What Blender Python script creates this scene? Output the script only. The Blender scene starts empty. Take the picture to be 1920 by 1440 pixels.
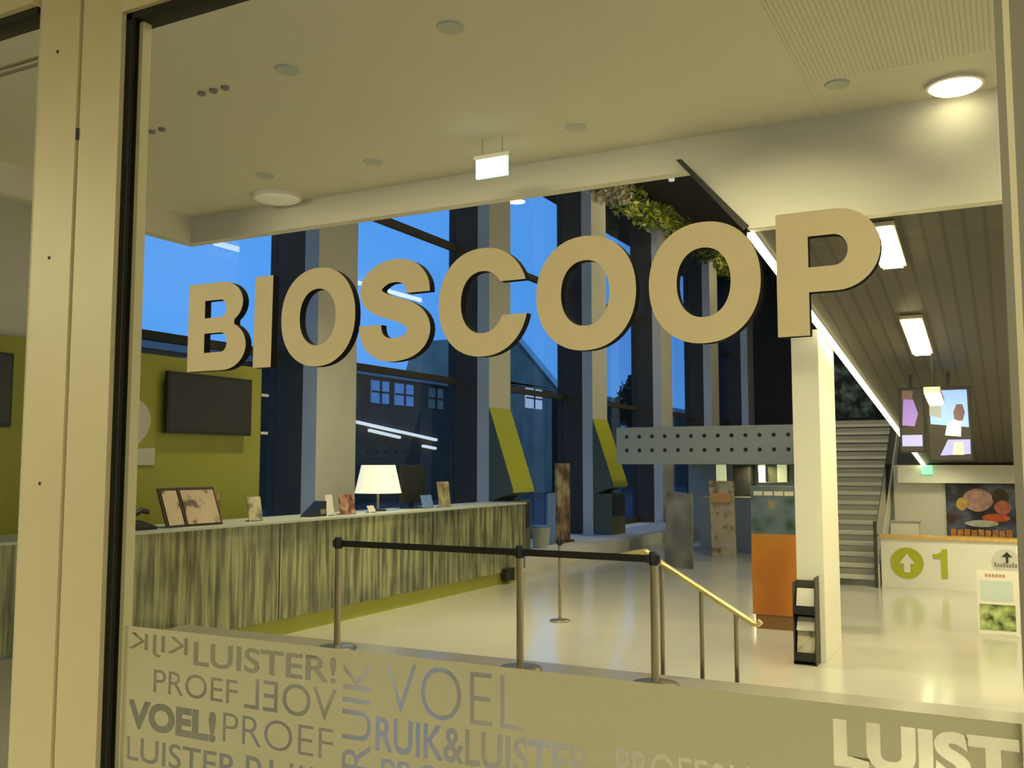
import bpy, bmesh, math, random
from mathutils import Vector, Matrix

random.seed(7)
S = bpy.context.scene
COL = S.collection

# ------------------------------------------------------------------ camera
F_PX = 1795.0
YAW, PITCH = math.radians(27.5), math.atan(152.0 / 1795.0)
cam_d = bpy.data.cameras.new('camera')
cam_d.sensor_fit = 'HORIZONTAL'
cam_d.sensor_width = 36.0
cam_d.lens = 36.0 * F_PX / 1920.0
cam_d.clip_start, cam_d.clip_end = 0.05, 400
cam = bpy.data.objects.new('camera', cam_d)
COL.objects.link(cam)
cam.location = (0, 0, 1.6)
cam.rotation_euler = (math.pi / 2 + PITCH, 0, YAW)
S.camera = cam

# ------------------------------------------------------------------ exposure, world
S.view_settings.view_transform = 'Standard'
S.view_settings.look = 'None'
S.view_settings.gamma = 1.0
S.view_settings.use_curve_mapping = False
S.view_settings.exposure = 0.0
try:
    S.cycles.use_denoising = True
    S.cycles.max_bounces = 10
    S.cycles.transparent_max_bounces = 24
    S.cycles.sample_clamp_indirect = 6.0
    S.cycles.caustics_reflective = False
    S.cycles.caustics_refractive = False
except Exception:
    pass

W = bpy.data.worlds.new('dusk_sky')
S.world = W
W.use_nodes = True
wn, wl = W.node_tree.nodes, W.node_tree.links
wn.clear()
w_out = wn.new('ShaderNodeOutputWorld')
w_bg = wn.new('ShaderNodeBackground')
w_tc = wn.new('ShaderNodeTexCoord')
w_sep = wn.new('ShaderNodeSeparateXYZ')
w_ramp = wn.new('ShaderNodeValToRGB')
w_noise = wn.new('ShaderNodeTexNoise')
w_mix = wn.new('ShaderNodeMixRGB')
w_cr = wn.new('ShaderNodeValToRGB')
e = w_ramp.color_ramp.elements
e[0].position, e[0].color = 0.0, (0.125, 0.42, 1.10, 1)
e[1].position, e[1].color = 0.55, (0.10, 0.36, 1.05, 1)
m_ = w_ramp.color_ramp.elements.new(0.16)
m_.color = (0.115, 0.43, 1.15, 1)
w_noise.inputs['Scale'].default_value = 2.6
w_noise.inputs['Detail'].default_value = 4
w_cr.color_ramp.elements[0].position = 0.54
w_cr.color_ramp.elements[1].position = 0.72
w_cr.color_ramp.elements[1].color = (0.55, 0.55, 0.55, 1)
w_mix.inputs['Color2'].default_value = (0.08, 0.24, 0.80, 1)
wl.new(w_tc.outputs['Generated'], w_sep.inputs[0])
wl.new(w_sep.outputs['Z'], w_ramp.inputs['Fac'])
wl.new(w_tc.outputs['Generated'], w_noise.inputs['Vector'])
wl.new(w_noise.outputs['Fac'], w_cr.inputs['Fac'])
wl.new(w_cr.outputs['Color'], w_mix.inputs['Fac'])
wl.new(w_ramp.outputs['Color'], w_mix.inputs['Color1'])
wl.new(w_mix.outputs['Color'], w_bg.inputs['Color'])
w_bg.inputs['Strength'].default_value = 1.0
wl.new(w_bg.outputs['Background'], w_out.inputs['Surface'])


def area(name, loc, size, power, col, rot=(0, 0, 0), size_y=None, spread=180):
    d = bpy.data.lights.new(name, 'AREA')
    d.energy, d.color = power, col
    d.size = size
    if size_y:
        d.shape, d.size_y = 'RECTANGLE', size_y
    else:
        d.shape = 'DISK'
    d.spread = math.radians(spread)
    o = bpy.data.objects.new(name, d)
    COL.objects.link(o)
    o.location, o.rotation_euler = loc, rot
    return o


WARM = (1.0, 0.90, 0.52)
WARM2 = (1.0, 0.88, 0.52)
D60 = math.radians(60)
# unseen fill lights added behind the camera to light frame, letters and film
area('passage_fill', (-5.2, -1.2, 2.93), 0.25, 225, WARM)
area('passage_fill', (0.7, -0.2, 2.93), 0.30, 24, WARM)
area('passage_fill', (0.9, -2.0, 2.93), 0.40, 75, WARM)
# downlights assumed in the hall roof; the last two are added to brighten the plants
for (x, y, p, sp) in ((-5.6, 10.4, 150, 70), (-3.4, 17.5, 90, 110), (-4.2, 23.5, 110, 140), (-4.0, 30.0, 60, 150), (-7.4, 24.5, 60, 178), (-7.4, 33.0, 40, 178)):
    area('hall_light', (x, y, 9.3), 0.5, p, WARM2, spread=sp)
# unseen fill lights added under the low ceiling for floor and fascia
area('low_fill', (-0.45, 5.4, 4.17), 0.2, 42, WARM2, spread=75)
area('low_fill', (-0.9, 3.6, 4.17), 0.2, 26, WARM2, spread=170)
area('low_fill', (-2.9, 4.7, 4.17), 0.2, 12, WARM2, spread=170)
for (x, y, p, r, sp) in ((0.6, 5.0, 13, 52, 70), (-1.4, 5.0, 14, 52, 70)):
    area('fascia_fill', (x, y, 4.12), 0.2, p, WARM2, rot=(math.radians(r), 0, 0), spread=sp)
area('fascia_strip_fill', (-4.3, 5.7, 4.15), 4.6, 7.0, WARM2, rot=(math.radians(68), 0, 0), size_y=0.06, spread=60)  # unseen strip light added to lift the left fascia evenly
# unseen fill lights added under the raked soffit to brighten the floor
for (x, y, z, p) in ((-0.3, 15.4, 2.05, 30), (-1.1, 17.6, 1.65, 6), (1.2, 14.8, 2.1, 44), (0.9, 8.3, 3.15, 65), (1.5, 11.5, 2.6, 40)):
    area('low_fill', (x, y, z), 0.2, p, WARM2, spread=160)
area('pillar_fill', (1.6, 10.4, 2.7), 0.2, 6, WARM2, rot=(0, D60, 0), spread=100)  # unseen light added to brighten the right side of the pillar
# unseen lamps assumed under the upper gallery
for (x, y) in ((-5.5, 23.5), (-3.2, 23.5)):
    area('assumed_gallery_light', (x, y, 1.58), 0.3, 20, WARM2)


# ------------------------------------------------------------------ materials
def lin(c):
    return tuple(((v / 255.0) / 12.92 if v / 255.0 <= 0.04045 else ((v / 255.0 + 0.055) / 1.055) ** 2.4) for v in c)


def mat(name, col, rough=0.5, metal=0.0, spec=0.5, emit=None, estr=0.0, noise=0.0, nscale=8.0, bump=0.0, bscale=60.0,
        coat=0.0):
    m = bpy.data.materials.new(name)
    m.use_nodes = True
    nt = m.node_tree
    b = nt.nodes['Principled BSDF']
    b.inputs['Base Color'].default_value = (*col, 1)
    b.inputs['Roughness'].default_value = rough
    b.inputs['Metallic'].default_value = metal
    b.inputs['Specular IOR Level'].default_value = spec
    b.inputs['Coat Weight'].default_value = coat
    if emit:
        b.inputs['Emission Color'].default_value = (*emit, 1)
        b.inputs['Emission Strength'].default_value = estr
    if noise or bump:
        tc = nt.nodes.new('ShaderNodeTexCoord')
        nz = nt.nodes.new('ShaderNodeTexNoise')
        nz.inputs['Scale'].default_value = nscale if noise else bscale
        nz.inputs['Detail'].default_value = 5
        nt.links.new(tc.outputs['Object'], nz.inputs['Vector'])
        if noise:
            mr = nt.nodes.new('ShaderNodeMapRange')
            mr.inputs['From Min'].default_value, mr.inputs['From Max'].default_value = 0.3, 0.7
            mr.inputs['To Min'].default_value, mr.inputs['To Max'].default_value = 1 - noise, 1 + noise
            mx = nt.nodes.new('ShaderNodeVectorMath')
            mx.operation = 'SCALE'
            mx.inputs[0].default_value = col
            nt.links.new(nz.outputs['Fac'], mr.inputs['Value'])
            nt.links.new(mr.outputs['Result'], mx.inputs['Scale'])
            nt.links.new(mx.outputs['Vector'], b.inputs['Base Color'])
        if bump:
            bp = nt.nodes.new('ShaderNodeBump')
            bp.inputs['Strength'].default_value = bump
            bp.inputs['Distance'].default_value = 0.01
            nt.links.new(nz.outputs['Fac'], bp.inputs['Height'])
            nt.links.new(bp.outputs['Normal'], b.inputs['Normal'])
    return m


def stripes(m, axis, period, dark, sharp=0.15, bump=0.0):
    """periodic fine ribs across one object axis, in the base colour and as relief"""
    nt = m.node_tree
    b = nt.nodes['Principled BSDF']
    col = tuple(b.inputs['Base Color'].default_value)[:3]
    tc = nt.nodes.new('ShaderNodeTexCoord')
    sp = nt.nodes.new('ShaderNodeSeparateXYZ')
    mu = nt.nodes.new('ShaderNodeMath'); mu.operation = 'DIVIDE'; mu.inputs[1].default_value = period
    fr = nt.nodes.new('ShaderNodeMath'); fr.operation = 'FRACT'
    gt = nt.nodes.new('ShaderNodeMath'); gt.operation = 'LESS_THAN'; gt.inputs[1].default_value = sharp
    mx = nt.nodes.new('ShaderNodeMixRGB')
    mx.inputs['Color1'].default_value = (*col, 1)
    mx.inputs['Color2'].default_value = (*dark, 1)
    nt.links.new(tc.outputs['Object'], sp.inputs[0])
    nt.links.new(sp.outputs[axis], mu.inputs[0])
    nt.links.new(mu.outputs[0], fr.inputs[0])
    nt.links.new(fr.outputs[0], gt.inputs[0])
    nt.links.new(gt.outputs[0], mx.inputs['Fac'])
    nt.links.new(mx.outputs['Color'], b.inputs['Base Color'])
    if bump:
        bp = nt.nodes.new('ShaderNodeBump')
        bp.invert = True
        bp.inputs['Strength'].default_value = bump
        bp.inputs['Distance'].default_value = 0.01
        nt.links.new(gt.outputs[0], bp.inputs['Height'])
        nt.links.new(bp.outputs['Normal'], b.inputs['Normal'])
    return m


def glass_mat(name, tint, mult, rough=0.0):
    m = bpy.data.materials.new(name)
    m.use_nodes = True
    nt = m.node_tree
    nt.nodes.clear()
    out = nt.nodes.new('ShaderNodeOutputMaterial')
    tr = nt.nodes.new('ShaderNodeBsdfTransparent')
    tr.inputs['Color'].default_value = (*tint, 1)
    gl = nt.nodes.new('ShaderNodeBsdfGlossy')
    gl.inputs['Roughness'].default_value = rough
    # reflectance after Schlick, the same from both sides of the sheet
    lw = nt.nodes.new('ShaderNodeLayerWeight')
    lw.inputs['Blend'].default_value = 0.5
    pw = nt.nodes.new('ShaderNodeMath'); pw.operation = 'POWER'; pw.inputs[1].default_value = 5.0
    fr = nt.nodes.new('ShaderNodeMath'); fr.operation = 'MULTIPLY_ADD'
    fr.inputs[1].default_value, fr.inputs[2].default_value = 0.96, 0.04
    nt.links.new(lw.outputs['Facing'], pw.inputs[0])
    nt.links.new(pw.outputs[0], fr.inputs[0])
    mu = nt.nodes.new('ShaderNodeMath'); mu.operation = 'MULTIPLY'; mu.use_clamp = True
    mu.inputs[1].default_value = mult
    mx = nt.nodes.new('ShaderNodeMixShader')
    nt.links.new(fr.outputs[0], mu.inputs[0])
    nt.links.new(mu.outputs[0], mx.inputs['Fac'])
    nt.links.new(tr.outputs[0], mx.inputs[1])
    nt.links.new(gl.outputs[0], mx.inputs[2])
    nt.links.new(mx.outputs[0], out.inputs['Surface'])
    return m


def film_mat(name, col, trans):
    """frosted film: scatters most light, lets a little straight through"""
    m = bpy.data.materials.new(name)
    m.use_nodes = True
    nt = m.node_tree
    nt.nodes.clear()
    out = nt.nodes.new('ShaderNodeOutputMaterial')
    tl = nt.nodes.new('ShaderNodeBsdfTranslucent'); tl.inputs['Color'].default_value = (*col, 1)
    df = nt.nodes.new('ShaderNodeBsdfDiffuse'); df.inputs['Color'].default_value = (*col, 1)
    tr = nt.nodes.new('ShaderNodeBsdfTransparent')
    m1 = nt.nodes.new('ShaderNodeMixShader'); m1.inputs['Fac'].default_value = 0.50
    m2 = nt.nodes.new('ShaderNodeMixShader'); m2.inputs['Fac'].default_value = trans
    nt.links.new(tl.outputs[0], m1.inputs[1]); nt.links.new(df.outputs[0], m1.inputs[2])
    nt.links.new(m1.outputs[0], m2.inputs[1]); nt.links.new(tr.outputs[0], m2.inputs[2])
    nt.links.new(m2.outputs[0], out.inputs['Surface'])
    return m


def picture(name, stops, scale=3.0, detail=3.0, rough=0.4, seed=0.0, emit=0.0, axis_stretch=(1, 1, 1)):
    """printed picture: blotches of colour from noise"""
    m = bpy.data.materials.new(name)
    m.use_nodes = True
    nt = m.node_tree
    b = nt.nodes['Principled BSDF']
    b.inputs['Roughness'].default_value = rough
    tc = nt.nodes.new('ShaderNodeTexCoord')
    mp = nt.nodes.new('ShaderNodeMapping')
    mp.inputs['Location'].default_value = (seed, seed * 1.7, seed * 0.6)
    mp.inputs['Scale'].default_value = axis_stretch
    nz = nt.nodes.new('ShaderNodeTexNoise')
    nz.inputs['Scale'].default_value = scale
    nz.inputs['Detail'].default_value = detail
    rp = nt.nodes.new('ShaderNodeValToRGB')
    el = rp.color_ramp.elements
    el[0].position, el[0].color = stops[0][0], (*lin(stops[0][1]), 1)
    el[1].position, el[1].color = stops[-1][0], (*lin(stops[-1][1]), 1)
    for p, c in stops[1:-1]:
        q = el.new(p); q.color = (*lin(c), 1)
    nt.links.new(tc.outputs['Object'], mp.inputs[0])
    nt.links.new(mp.outputs[0], nz.inputs['Vector'])
    nt.links.new(nz.outputs['Fac'], rp.inputs['Fac'])
    nt.links.new(rp.outputs['Color'], b.inputs['Base Color'])
    if emit:
        nt.links.new(rp.outputs['Color'], b.inputs['Emission Color'])
        b.inputs['Emission Strength'].default_value = emit
    return m


M = {}
M['floor'] = mat('glossy_floor', (0.57, 0.55, 0.485), 0.13, spec=0.7, noise=0.03, nscale=1.5)
M['upfloor'] = mat('upper_floor', (0.34, 0.32, 0.26), 0.25, noise=0.04, nscale=3)
M['white'] = mat('white_plaster', (0.80, 0.78, 0.70), 0.6, bump=0.05, bscale=120)
M['ceil'] = mat('ceiling_paint', (0.74, 0.71, 0.60), 0.75, bump=0.05, bscale=150)
M['ribceil'] = stripes(mat('ribbed_ceiling', (0.74, 0.71, 0.60), 0.75), 'X', 0.030, (0.60, 0.575, 0.48), 0.35, 0.3)
M['frame'] = mat('cream_frame_paint', (0.72, 0.65, 0.46), 0.45, noise=0.03, nscale=5, bump=0.02)
M['frame_light'] = mat('cream_bead_paint', (0.78, 0.72, 0.56), 0.4)
M['rubber'] = mat('black_rubber', (0.008, 0.008, 0.008), 0.7)
M['letter'] = mat('letter_face', (0.72, 0.62, 0.44), 0.5, noise=0.02, nscale=20)
M['letter_side'] = mat('letter_side', (0.004, 0.004, 0.004), 0.8, spec=0.2)
M['pane'] = glass_mat('clear_pane', (0.97, 0.98, 0.95), 0.5)
M['facade_glass'] = glass_mat('facade_pane', (0.93, 0.96, 0.98), 0.9)
M['balus_glass'] = glass_mat('balustrade_glass', (0.85, 0.88, 0.82), 1.5)
M['film'] = film_mat('frosted_film', (0.82, 0.79, 0.70), 0.12)
M['steel_dark'] = mat('dark_bronze_steel', (0.075, 0.068, 0.058), 0.6, 0.0, spec=0.15)
M['concrete'] = mat('pale_column_paint', (0.74, 0.71, 0.60), 0.6, noise=0.03, nscale=2)
M['green'] = mat('olive_green_panel', (0.36, 0.36, 0.045), 0.45, noise=0.04, nscale=3)
M['green_bright'] = mat('lime_green_lacquer', (0.52, 0.54, 0.035), 0.4)
M['olive'] = mat('dark_olive_board', (0.13, 0.14, 0.08), 0.5)
M['sign_green'] = mat('sign_green_paint', (0.42, 0.44, 0.02), 0.5)
M['black'] = mat('black_plastic', (0.012, 0.012, 0.012), 0.4)
M['screen'] = mat('dark_screen', (0.03, 0.028, 0.03), 0.3)
M['chrome'] = mat('brushed_steel', (0.45, 0.40, 0.32), 0.32, 1.0)
M['belt'] = mat('black_webbing', (0.015, 0.012, 0.010), 0.8)
M['brass'] = mat('brass_rail', (0.80, 0.68, 0.30), 0.28, 0.7)
M['paper'] = mat('white_card', (0.80, 0.77, 0.70), 0.6)
M['cream'] = mat('cream_card', (0.70, 0.62, 0.42), 0.6)
M['brown'] = mat('dark_brown_wood', (0.07, 0.04, 0.03), 0.5)
M['pink'] = mat('dusky_pink_card', (0.45, 0.27, 0.22), 0.6)
M['blue'] = mat('blue_banner', (0.16, 0.30, 0.68), 0.5)
M['wood'] = mat('orange_timber', (0.66, 0.42, 0.12), 0.35, noise=0.1, nscale=20)
M['slats'] = stripes(mat('dark_slatted_soffit', (0.060, 0.055, 0.042), 0.6), 'X', 0.14, (0.030, 0.028, 0.022), 0.22, 0.4)
M['dark'] = mat('dark_grey_paint', (0.035, 0.033, 0.030), 0.7)
M['roofdark'] = mat('black_roof', (0.02, 0.017, 0.015), 0.7, noise=0.3, nscale=4)
M['grey_panel'] = mat('grey_green_panel', (0.52, 0.56, 0.50), 0.5)
M['led'] = mat('led_tube', (1, 1, 1), 0.5, emit=(1.0, 0.86, 0.50), estr=9)
M['strip'] = mat('strip_lamp_diffuser', (1, 1, 1), 0.5, emit=(1.0, 0.84, 0.44), estr=55)
M['lampglow'] = mat('round_lamp_glow', (1, 1, 1), 0.5, emit=(1.0, 0.88, 0.55), estr=7)
M['softglow'] = mat('round_lamp_dim', (0.8, 0.78, 0.68), 0.35, emit=(1.0, 0.9, 0.65), estr=0.10)
M['exit'] = mat('exit_sign_face', (0.8, 0.9, 0.9), 0.4, emit=(0.60, 0.93, 1.0), estr=0.95)
M['exit_green'] = mat('green_exit_face', (0.3, 0.9, 0.6), 0.4, emit=(0.20, 0.80, 0.45), estr=1.1)
M['shade'] = mat('lit_lamp_shade', (0.9, 0.88, 0.75), 0.7, emit=(1.0, 0.92, 0.66), estr=0.75)
M['grey'] = mat('mid_grey_metal', (0.25, 0.24, 0.22), 0.5)
M['lightgrey'] = mat('light_grey_disc', (0.62, 0.60, 0.52), 0.6)
M['tread'] = mat('pale_stair_tread', (0.66, 0.63, 0.52), 0.35)
M['riser'] = mat('stair_riser', (0.40, 0.38, 0.31), 0.6)
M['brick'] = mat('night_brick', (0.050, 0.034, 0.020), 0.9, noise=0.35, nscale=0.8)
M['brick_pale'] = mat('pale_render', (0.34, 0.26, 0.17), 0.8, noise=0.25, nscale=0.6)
M['win_blue'] = mat('blue_lit_window', (0.1, 0.2, 0.4), 0.2, emit=(0.05, 0.13, 0.30), estr=0.8)
M['win_white'] = mat('white_lit_window', (0.5, 0.5, 0.5), 0.2, emit=(0.55, 0.62, 0.80), estr=0.6)
M['asphalt'] = mat('street_asphalt', (0.03, 0.03, 0.033), 0.8)
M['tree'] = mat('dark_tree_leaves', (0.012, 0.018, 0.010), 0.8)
M['leaf_green'] = picture('green_leaves', [(0.3, (95, 110, 20)), (0.5, (190, 200, 60)), (0.7, (225, 225, 150))], 3.0, 2)
M['leaf_pale'] = picture('silvery_leaves', [(0.3, (135, 130, 95)), (0.5, (215, 205, 175)), (0.7, (240, 235, 215))], 3.0, 2)
M['leaf_dark'] = picture('dark_green_leaves', [(0.3, (45, 55, 15)), (0.5, (120, 135, 50)), (0.7, (190, 190, 150))], 3.0, 2)


def reed_mat():
    """desk front: olive glass with a blurred upright reed pattern"""
    m = bpy.data.materials.new('reed_pattern_glass')
    m.use_nodes = True
    nt = m.node_tree
    b = nt.nodes['Principled BSDF']
    b.inputs['Roughness'].default_value = 0.12
    tc = nt.nodes.new('ShaderNodeTexCoord')

    def layer(sc, s, seed, stops):
        mp = nt.nodes.new('ShaderNodeMapping')
        mp.inputs['Scale'].default_value = s
        mp.inputs['Location'].default_value = (seed, seed, seed)
        nz = nt.nodes.new('ShaderNodeTexNoise')
        nz.inputs['Scale'].default_value = sc
        nz.inputs['Detail'].default_value = 6
        rp = nt.nodes.new('ShaderNodeValToRGB')
        el = rp.color_ramp.elements
        el[0].position, el[0].color = stops[0][0], (*stops[0][1], 1)
        el[1].position, el[1].color = stops[1][0], (*stops[1][1], 1)
        nt.links.new(tc.outputs['Object'], mp.inputs[0])
        nt.links.new(mp.outputs[0], nz.inputs['Vector'])
        nt.links.new(nz.outputs['Fac'], rp.inputs['Fac'])
        return rp
    base = layer(1.0, (0.5, 0.5, 1.2), 3.1, [(0.40, (0.18, 0.19, 0.13)), (0.60, (0.34, 0.35, 0.20))])
    reeds = layer(2.2, (3.0, 6.0, 0.55), 8.4, [(0.38, (0.45, 0.45, 0.50)), (0.58, (1.2, 1.2, 1.15))])
    fine = layer(9.0, (3.0, 6.0, 0.12), 1.3, [(0.35, (0.70, 0.70, 0.70)), (0.65, (1.3, 1.3, 1.25))])
    m1 = nt.nodes.new('ShaderNodeMixRGB'); m1.blend_type = 'MULTIPLY'; m1.inputs['Fac'].default_value = 1
    m2 = nt.nodes.new('ShaderNodeMixRGB'); m2.blend_type = 'MULTIPLY'; m2.inputs['Fac'].default_value = 1
    nt.links.new(base.outputs[0], m1.inputs[1]); nt.links.new(reeds.outputs[0], m1.inputs[2])
    nt.links.new(m1.outputs[0], m2.inputs[1]); nt.links.new(fine.outputs[0], m2.inputs[2])
    nt.links.new(m2.outputs[0], b.inputs['Base Color'])
    return m


M['reed'] = reed_mat()


# ------------------------------------------------------------------ geometry helpers
def tag(o, label=None, cat=None, group=None, kind=None):
    if label: o['label'] = label
    if cat: o['category'] = cat
    if group: o['group'] = group
    if kind: o['kind'] = kind
    return o


def thing(name, label, cat, loc=(0, 0, 0), group=None):
    o = bpy.data.objects.new(name, None)
    o.empty_display_size = 0.1
    COL.objects.link(o)
    o.location = loc
    return tag(o, label, cat, group)


def wloc(o):
    v = Vector(o.location)
    while o.parent:
        o = o.parent
        v += Vector(o.location)
    return v


class MB:
    """collects shapes given in world coordinates and links them as one mesh object"""

    def __init__(self):
        self.v, self.f, self.mi = [], [], []
        self.cur = 0

    def add(self, vs, fs):
        n = len(self.v)
        self.v += [tuple(p) for p in vs]
        for f in fs:
            self.f.append([i + n for i in f]); self.mi.append(self.cur)
        return self

    def box(self, a, b):
        x0, x1 = sorted((a[0], b[0])); y0, y1 = sorted((a[1], b[1])); z0, z1 = sorted((a[2], b[2]))
        return self.add([(x0, y0, z0), (x1, y0, z0), (x1, y1, z0), (x0, y1, z0), (x0, y0, z1), (x1, y0, z1), (x1, y1, z1), (x0, y1, z1)],
                        [(0, 3, 2, 1), (4, 5, 6, 7), (0, 1, 5, 4), (1, 2, 6, 5), (2, 3, 7, 6), (3, 0, 4, 7)])

    def prism(self, poly, d):
        """polygon of 3-D points pushed along vector d"""
        n = len(poly)
        d = Vector(d)
        vs = [Vector(p) for p in poly] + [Vector(p) + d for p in poly]
        fs = [tuple(range(n)), tuple(range(2 * n - 1, n - 1, -1))]
        for i in range(n):
            j = (i + 1) % n
            fs.append((j, i, n + i, n + j))
        return self.add(vs, fs)

    def lathe(self, c, prof, seg=24, axis='z'):
        vs, fs = [], []
        for (r, h) in prof:
            for k in range(seg):
                a = 2 * math.pi * k / seg
                p = (r * math.cos(a), r * math.sin(a), h)
                if axis == 'y': p = (p[0], h, p[1])
                if axis == 'x': p = (h, p[0], p[1])
                vs.append((c[0] + p[0], c[1] + p[1], c[2] + p[2]))
        for i in range(len(prof) - 1):
            for k in range(seg):
                k2 = (k + 1) % seg
                fs.append((i * seg + k, i * seg + k2, (i + 1) * seg + k2, (i + 1) * seg + k))
        fs.append(tuple(range(seg - 1, -1, -1)))
        fs.append(tuple(range((len(prof) - 1) * seg, len(prof) * seg)))
        return self.add(vs, fs)

    def tube(self, pts, r, seg=12):
        pts = [Vector(p) for p in pts]
        vs, fs = [], []
        for i, p in enumerate(pts):
            t = (pts[min(i + 1, len(pts) - 1)] - pts[max(i - 1, 0)]).normalized()
            u = t.cross(Vector((0, 0, 1)))
            if u.length < 1e-3: u = t.cross(Vector((0, 1, 0)))
            u.normalize(); w = u.cross(t)
            for k in range(seg):
                a = 2 * math.pi * k / seg
                vs.append(p + u * (r * math.cos(a)) + w * (r * math.sin(a)))
        for i in range(len(pts) - 1):
            for k in range(seg):
                k2 = (k + 1) % seg
                fs.append((i * seg + k, i * seg + k2, (i + 1) * seg + k2, (i + 1) * seg + k))
        fs.append(tuple(range(seg))); fs.append(tuple(range(len(pts) * seg - 1, (len(pts) - 1) * seg - 1, -1)))
        return self.add(vs, fs)

    def build(self, name, mats, parent=None, smooth=False, bevel=0.0):
        mats = mats if isinstance(mats, (list, tuple)) else [mats]
        if parent is not None:
            o0 = wloc(parent)
        else:
            xs = [p[0] for p in self.v]; ys = [p[1] for p in self.v]; zs = [p[2] for p in self.v]
            o0 = Vector(((min(xs) + max(xs)) / 2, (min(ys) + max(ys)) / 2, min(zs)))
        me = bpy.data.meshes.new(name)
        me.from_pydata([tuple(Vector(p) - o0) for p in self.v], [], self.f)
        for m in mats: me.materials.append(m)
        for p, i in zip(me.polygons, self.mi): p.material_index = i
        bm = bmesh.new(); bm.from_mesh(me)
        bmesh.ops.recalc_face_normals(bm, faces=bm.faces)
        if bevel > 0:
            bmesh.ops.bevel(bm, geom=[ed for ed in bm.edges if len(ed.link_faces) == 2 and ed.calc_face_angle(0) > 0.5], offset=bevel, segments=2, affect='EDGES', profile=0.6)
        bm.to_mesh(me); bm.free()
        if smooth:
            for p in me.polygons: p.use_smooth = True
            try:
                me.set_sharp_from_angle(angle=math.radians(40))
            except Exception:
                pass
        o = bpy.data.objects.new(name, me)
        COL.objects.link(o)
        if parent is not None: o.parent = parent
        else: o.location = o0
        return o


def dup_tree(o, loc, label=None, group=None):
    c = o.copy(); COL.objects.link(c); c.location = loc
    if label: c['label'] = label
    if group: c['group'] = group
    for ch in list(o.children):
        k = ch.copy(); COL.objects.link(k); k.parent = c
        for g in list(ch.children):
            q = g.copy(); COL.objects.link(q); q.parent = k
    return c


def struct(name, mb, m, **kw):
    o = mb.build(name, m, **kw)
    o['kind'] = 'structure'
    return o


def poly_curve(name, loops, depth, to_world, mats, parent, side_mat_index=None):
    """flat filled outlines (with holes) in 2-D, given a thickness, mapped to the world"""
    cu = bpy.data.curves.new(name, 'CURVE')
    cu.dimensions, cu.fill_mode = '2D', 'BOTH'
    cu.extrude = depth / 2
    for lp in loops:
        s = cu.splines.new('POLY')
        s.points.add(len(lp) - 1)
        for p, q in zip(s.points, lp): p.co = (q[0], q[1], 0, 1)
        s.use_cyclic_u = True
    tmp = bpy.data.objects.new('tmp', cu)
    COL.objects.link(tmp)
    dg = bpy.context.evaluated_depsgraph_get()
    me = bpy.data.meshes.new_from_object(tmp.evaluated_get(dg))
    bpy.data.objects.remove(tmp)
    mb = MB()
    zs = [abs(p.normal.z) > 0.7 for p in me.polygons]
    mb.v = [to_world(v.co) for v in me.vertices]
    for p, flat in zip(me.polygons, zs):
        mb.f.append(list(p.vertices)); mb.mi.append(0 if (flat or side_mat_index is None) else side_mat_index)
    bpy.data.meshes.remove(me)
    return mb.build(name, mats, parent)


def text_splines(s, bold=0.0):
    """outlines of a line of text, normalised to the unit square"""
    cu = bpy.data.curves.new('t', 'FONT')
    cu.body = s
    cu.fill_mode = 'BOTH'
    o = bpy.data.objects.new('t', cu)
    COL.objects.link(o)
    dg = bpy.context.evaluated_depsgraph_get()
    c2 = o.to_curve(dg)
    loops = []
    for sp in c2.splines:
        bp = sp.bezier_points
        n = len(bp)
        lp = []
        for i in range(n):
            a, b = bp[i], bp[(i + 1) % n]
            p0, p1, p2, p3 = a.co, a.handle_right, b.handle_left, b.co
            straight = (p1 - p0).cross(p3 - p0).length < 1e-5 and (p2 - p0).cross(p3 - p0).length < 1e-5
            st = 1 if straight else 6
            for k in range(st):
                t = k / st
                q = p0 * (1 - t) ** 3 + p1 * 3 * t * (1 - t) ** 2 + p2 * 3 * t * t * (1 - t) + p3 * t ** 3
                lp.append((q.x, q.y))
        loops.append(lp)
    o.to_curve_clear()
    bpy.data.objects.remove(o)
    if bold:
        new = []
        for lp in loops:
            n = len(lp)
            ar = sum(lp[i][0] * lp[(i + 1) % n][1] - lp[(i + 1) % n][0] * lp[i][1] for i in range(n))
            out = []
            for i in range(n):
                a, b, c = lp[i - 1], lp[i], lp[(i + 1) % n]
                d1 = Vector((b[0] - a[0], b[1] - a[1])); d2 = Vector((c[0] - b[0], c[1] - b[1]))
                if d1.length < 1e-7 or d2.length < 1e-7:
                    continue
                d1.normalize(); d2.normalize()
                n1, n2 = Vector((d1.y, -d1.x)), Vector((d2.y, -d2.x))
                nn = n1 + n2
                if nn.length < 1e-3: nn = n1
                nn = nn.normalized() / max(0.55, nn.normalized().dot(n1))
                # glyph outlines run one way round and counters the other: the same side grows both
                out.append((b[0] + nn.x * bold * SGN, b[1] + nn.y * bold * SGN))
            new.append(out)
        loops = new
    xs = [p[0] for l in loops for p in l]; ys = [p[1] for l in loops for p in l]
    x0, x1, y0, y1 = min(xs), max(xs), min(ys), max(ys)
    return [[((p[0] - x0) / (x1 - x0), (p[1] - y0) / (y1 - y0)) for p in l] for l in loops]


SGN = 1.0


def text_area_sign():
    """find which way the font winds its outer outlines"""
    l = text_splines('I')[0]
    n = len(l)
    return sum(l[i][0] * l[(i + 1) % n][1] - l[(i + 1) % n][0] * l[i][1] for i in range(n))


SGN = 1.0 if text_area_sign() > 0 else -1.0


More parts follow.
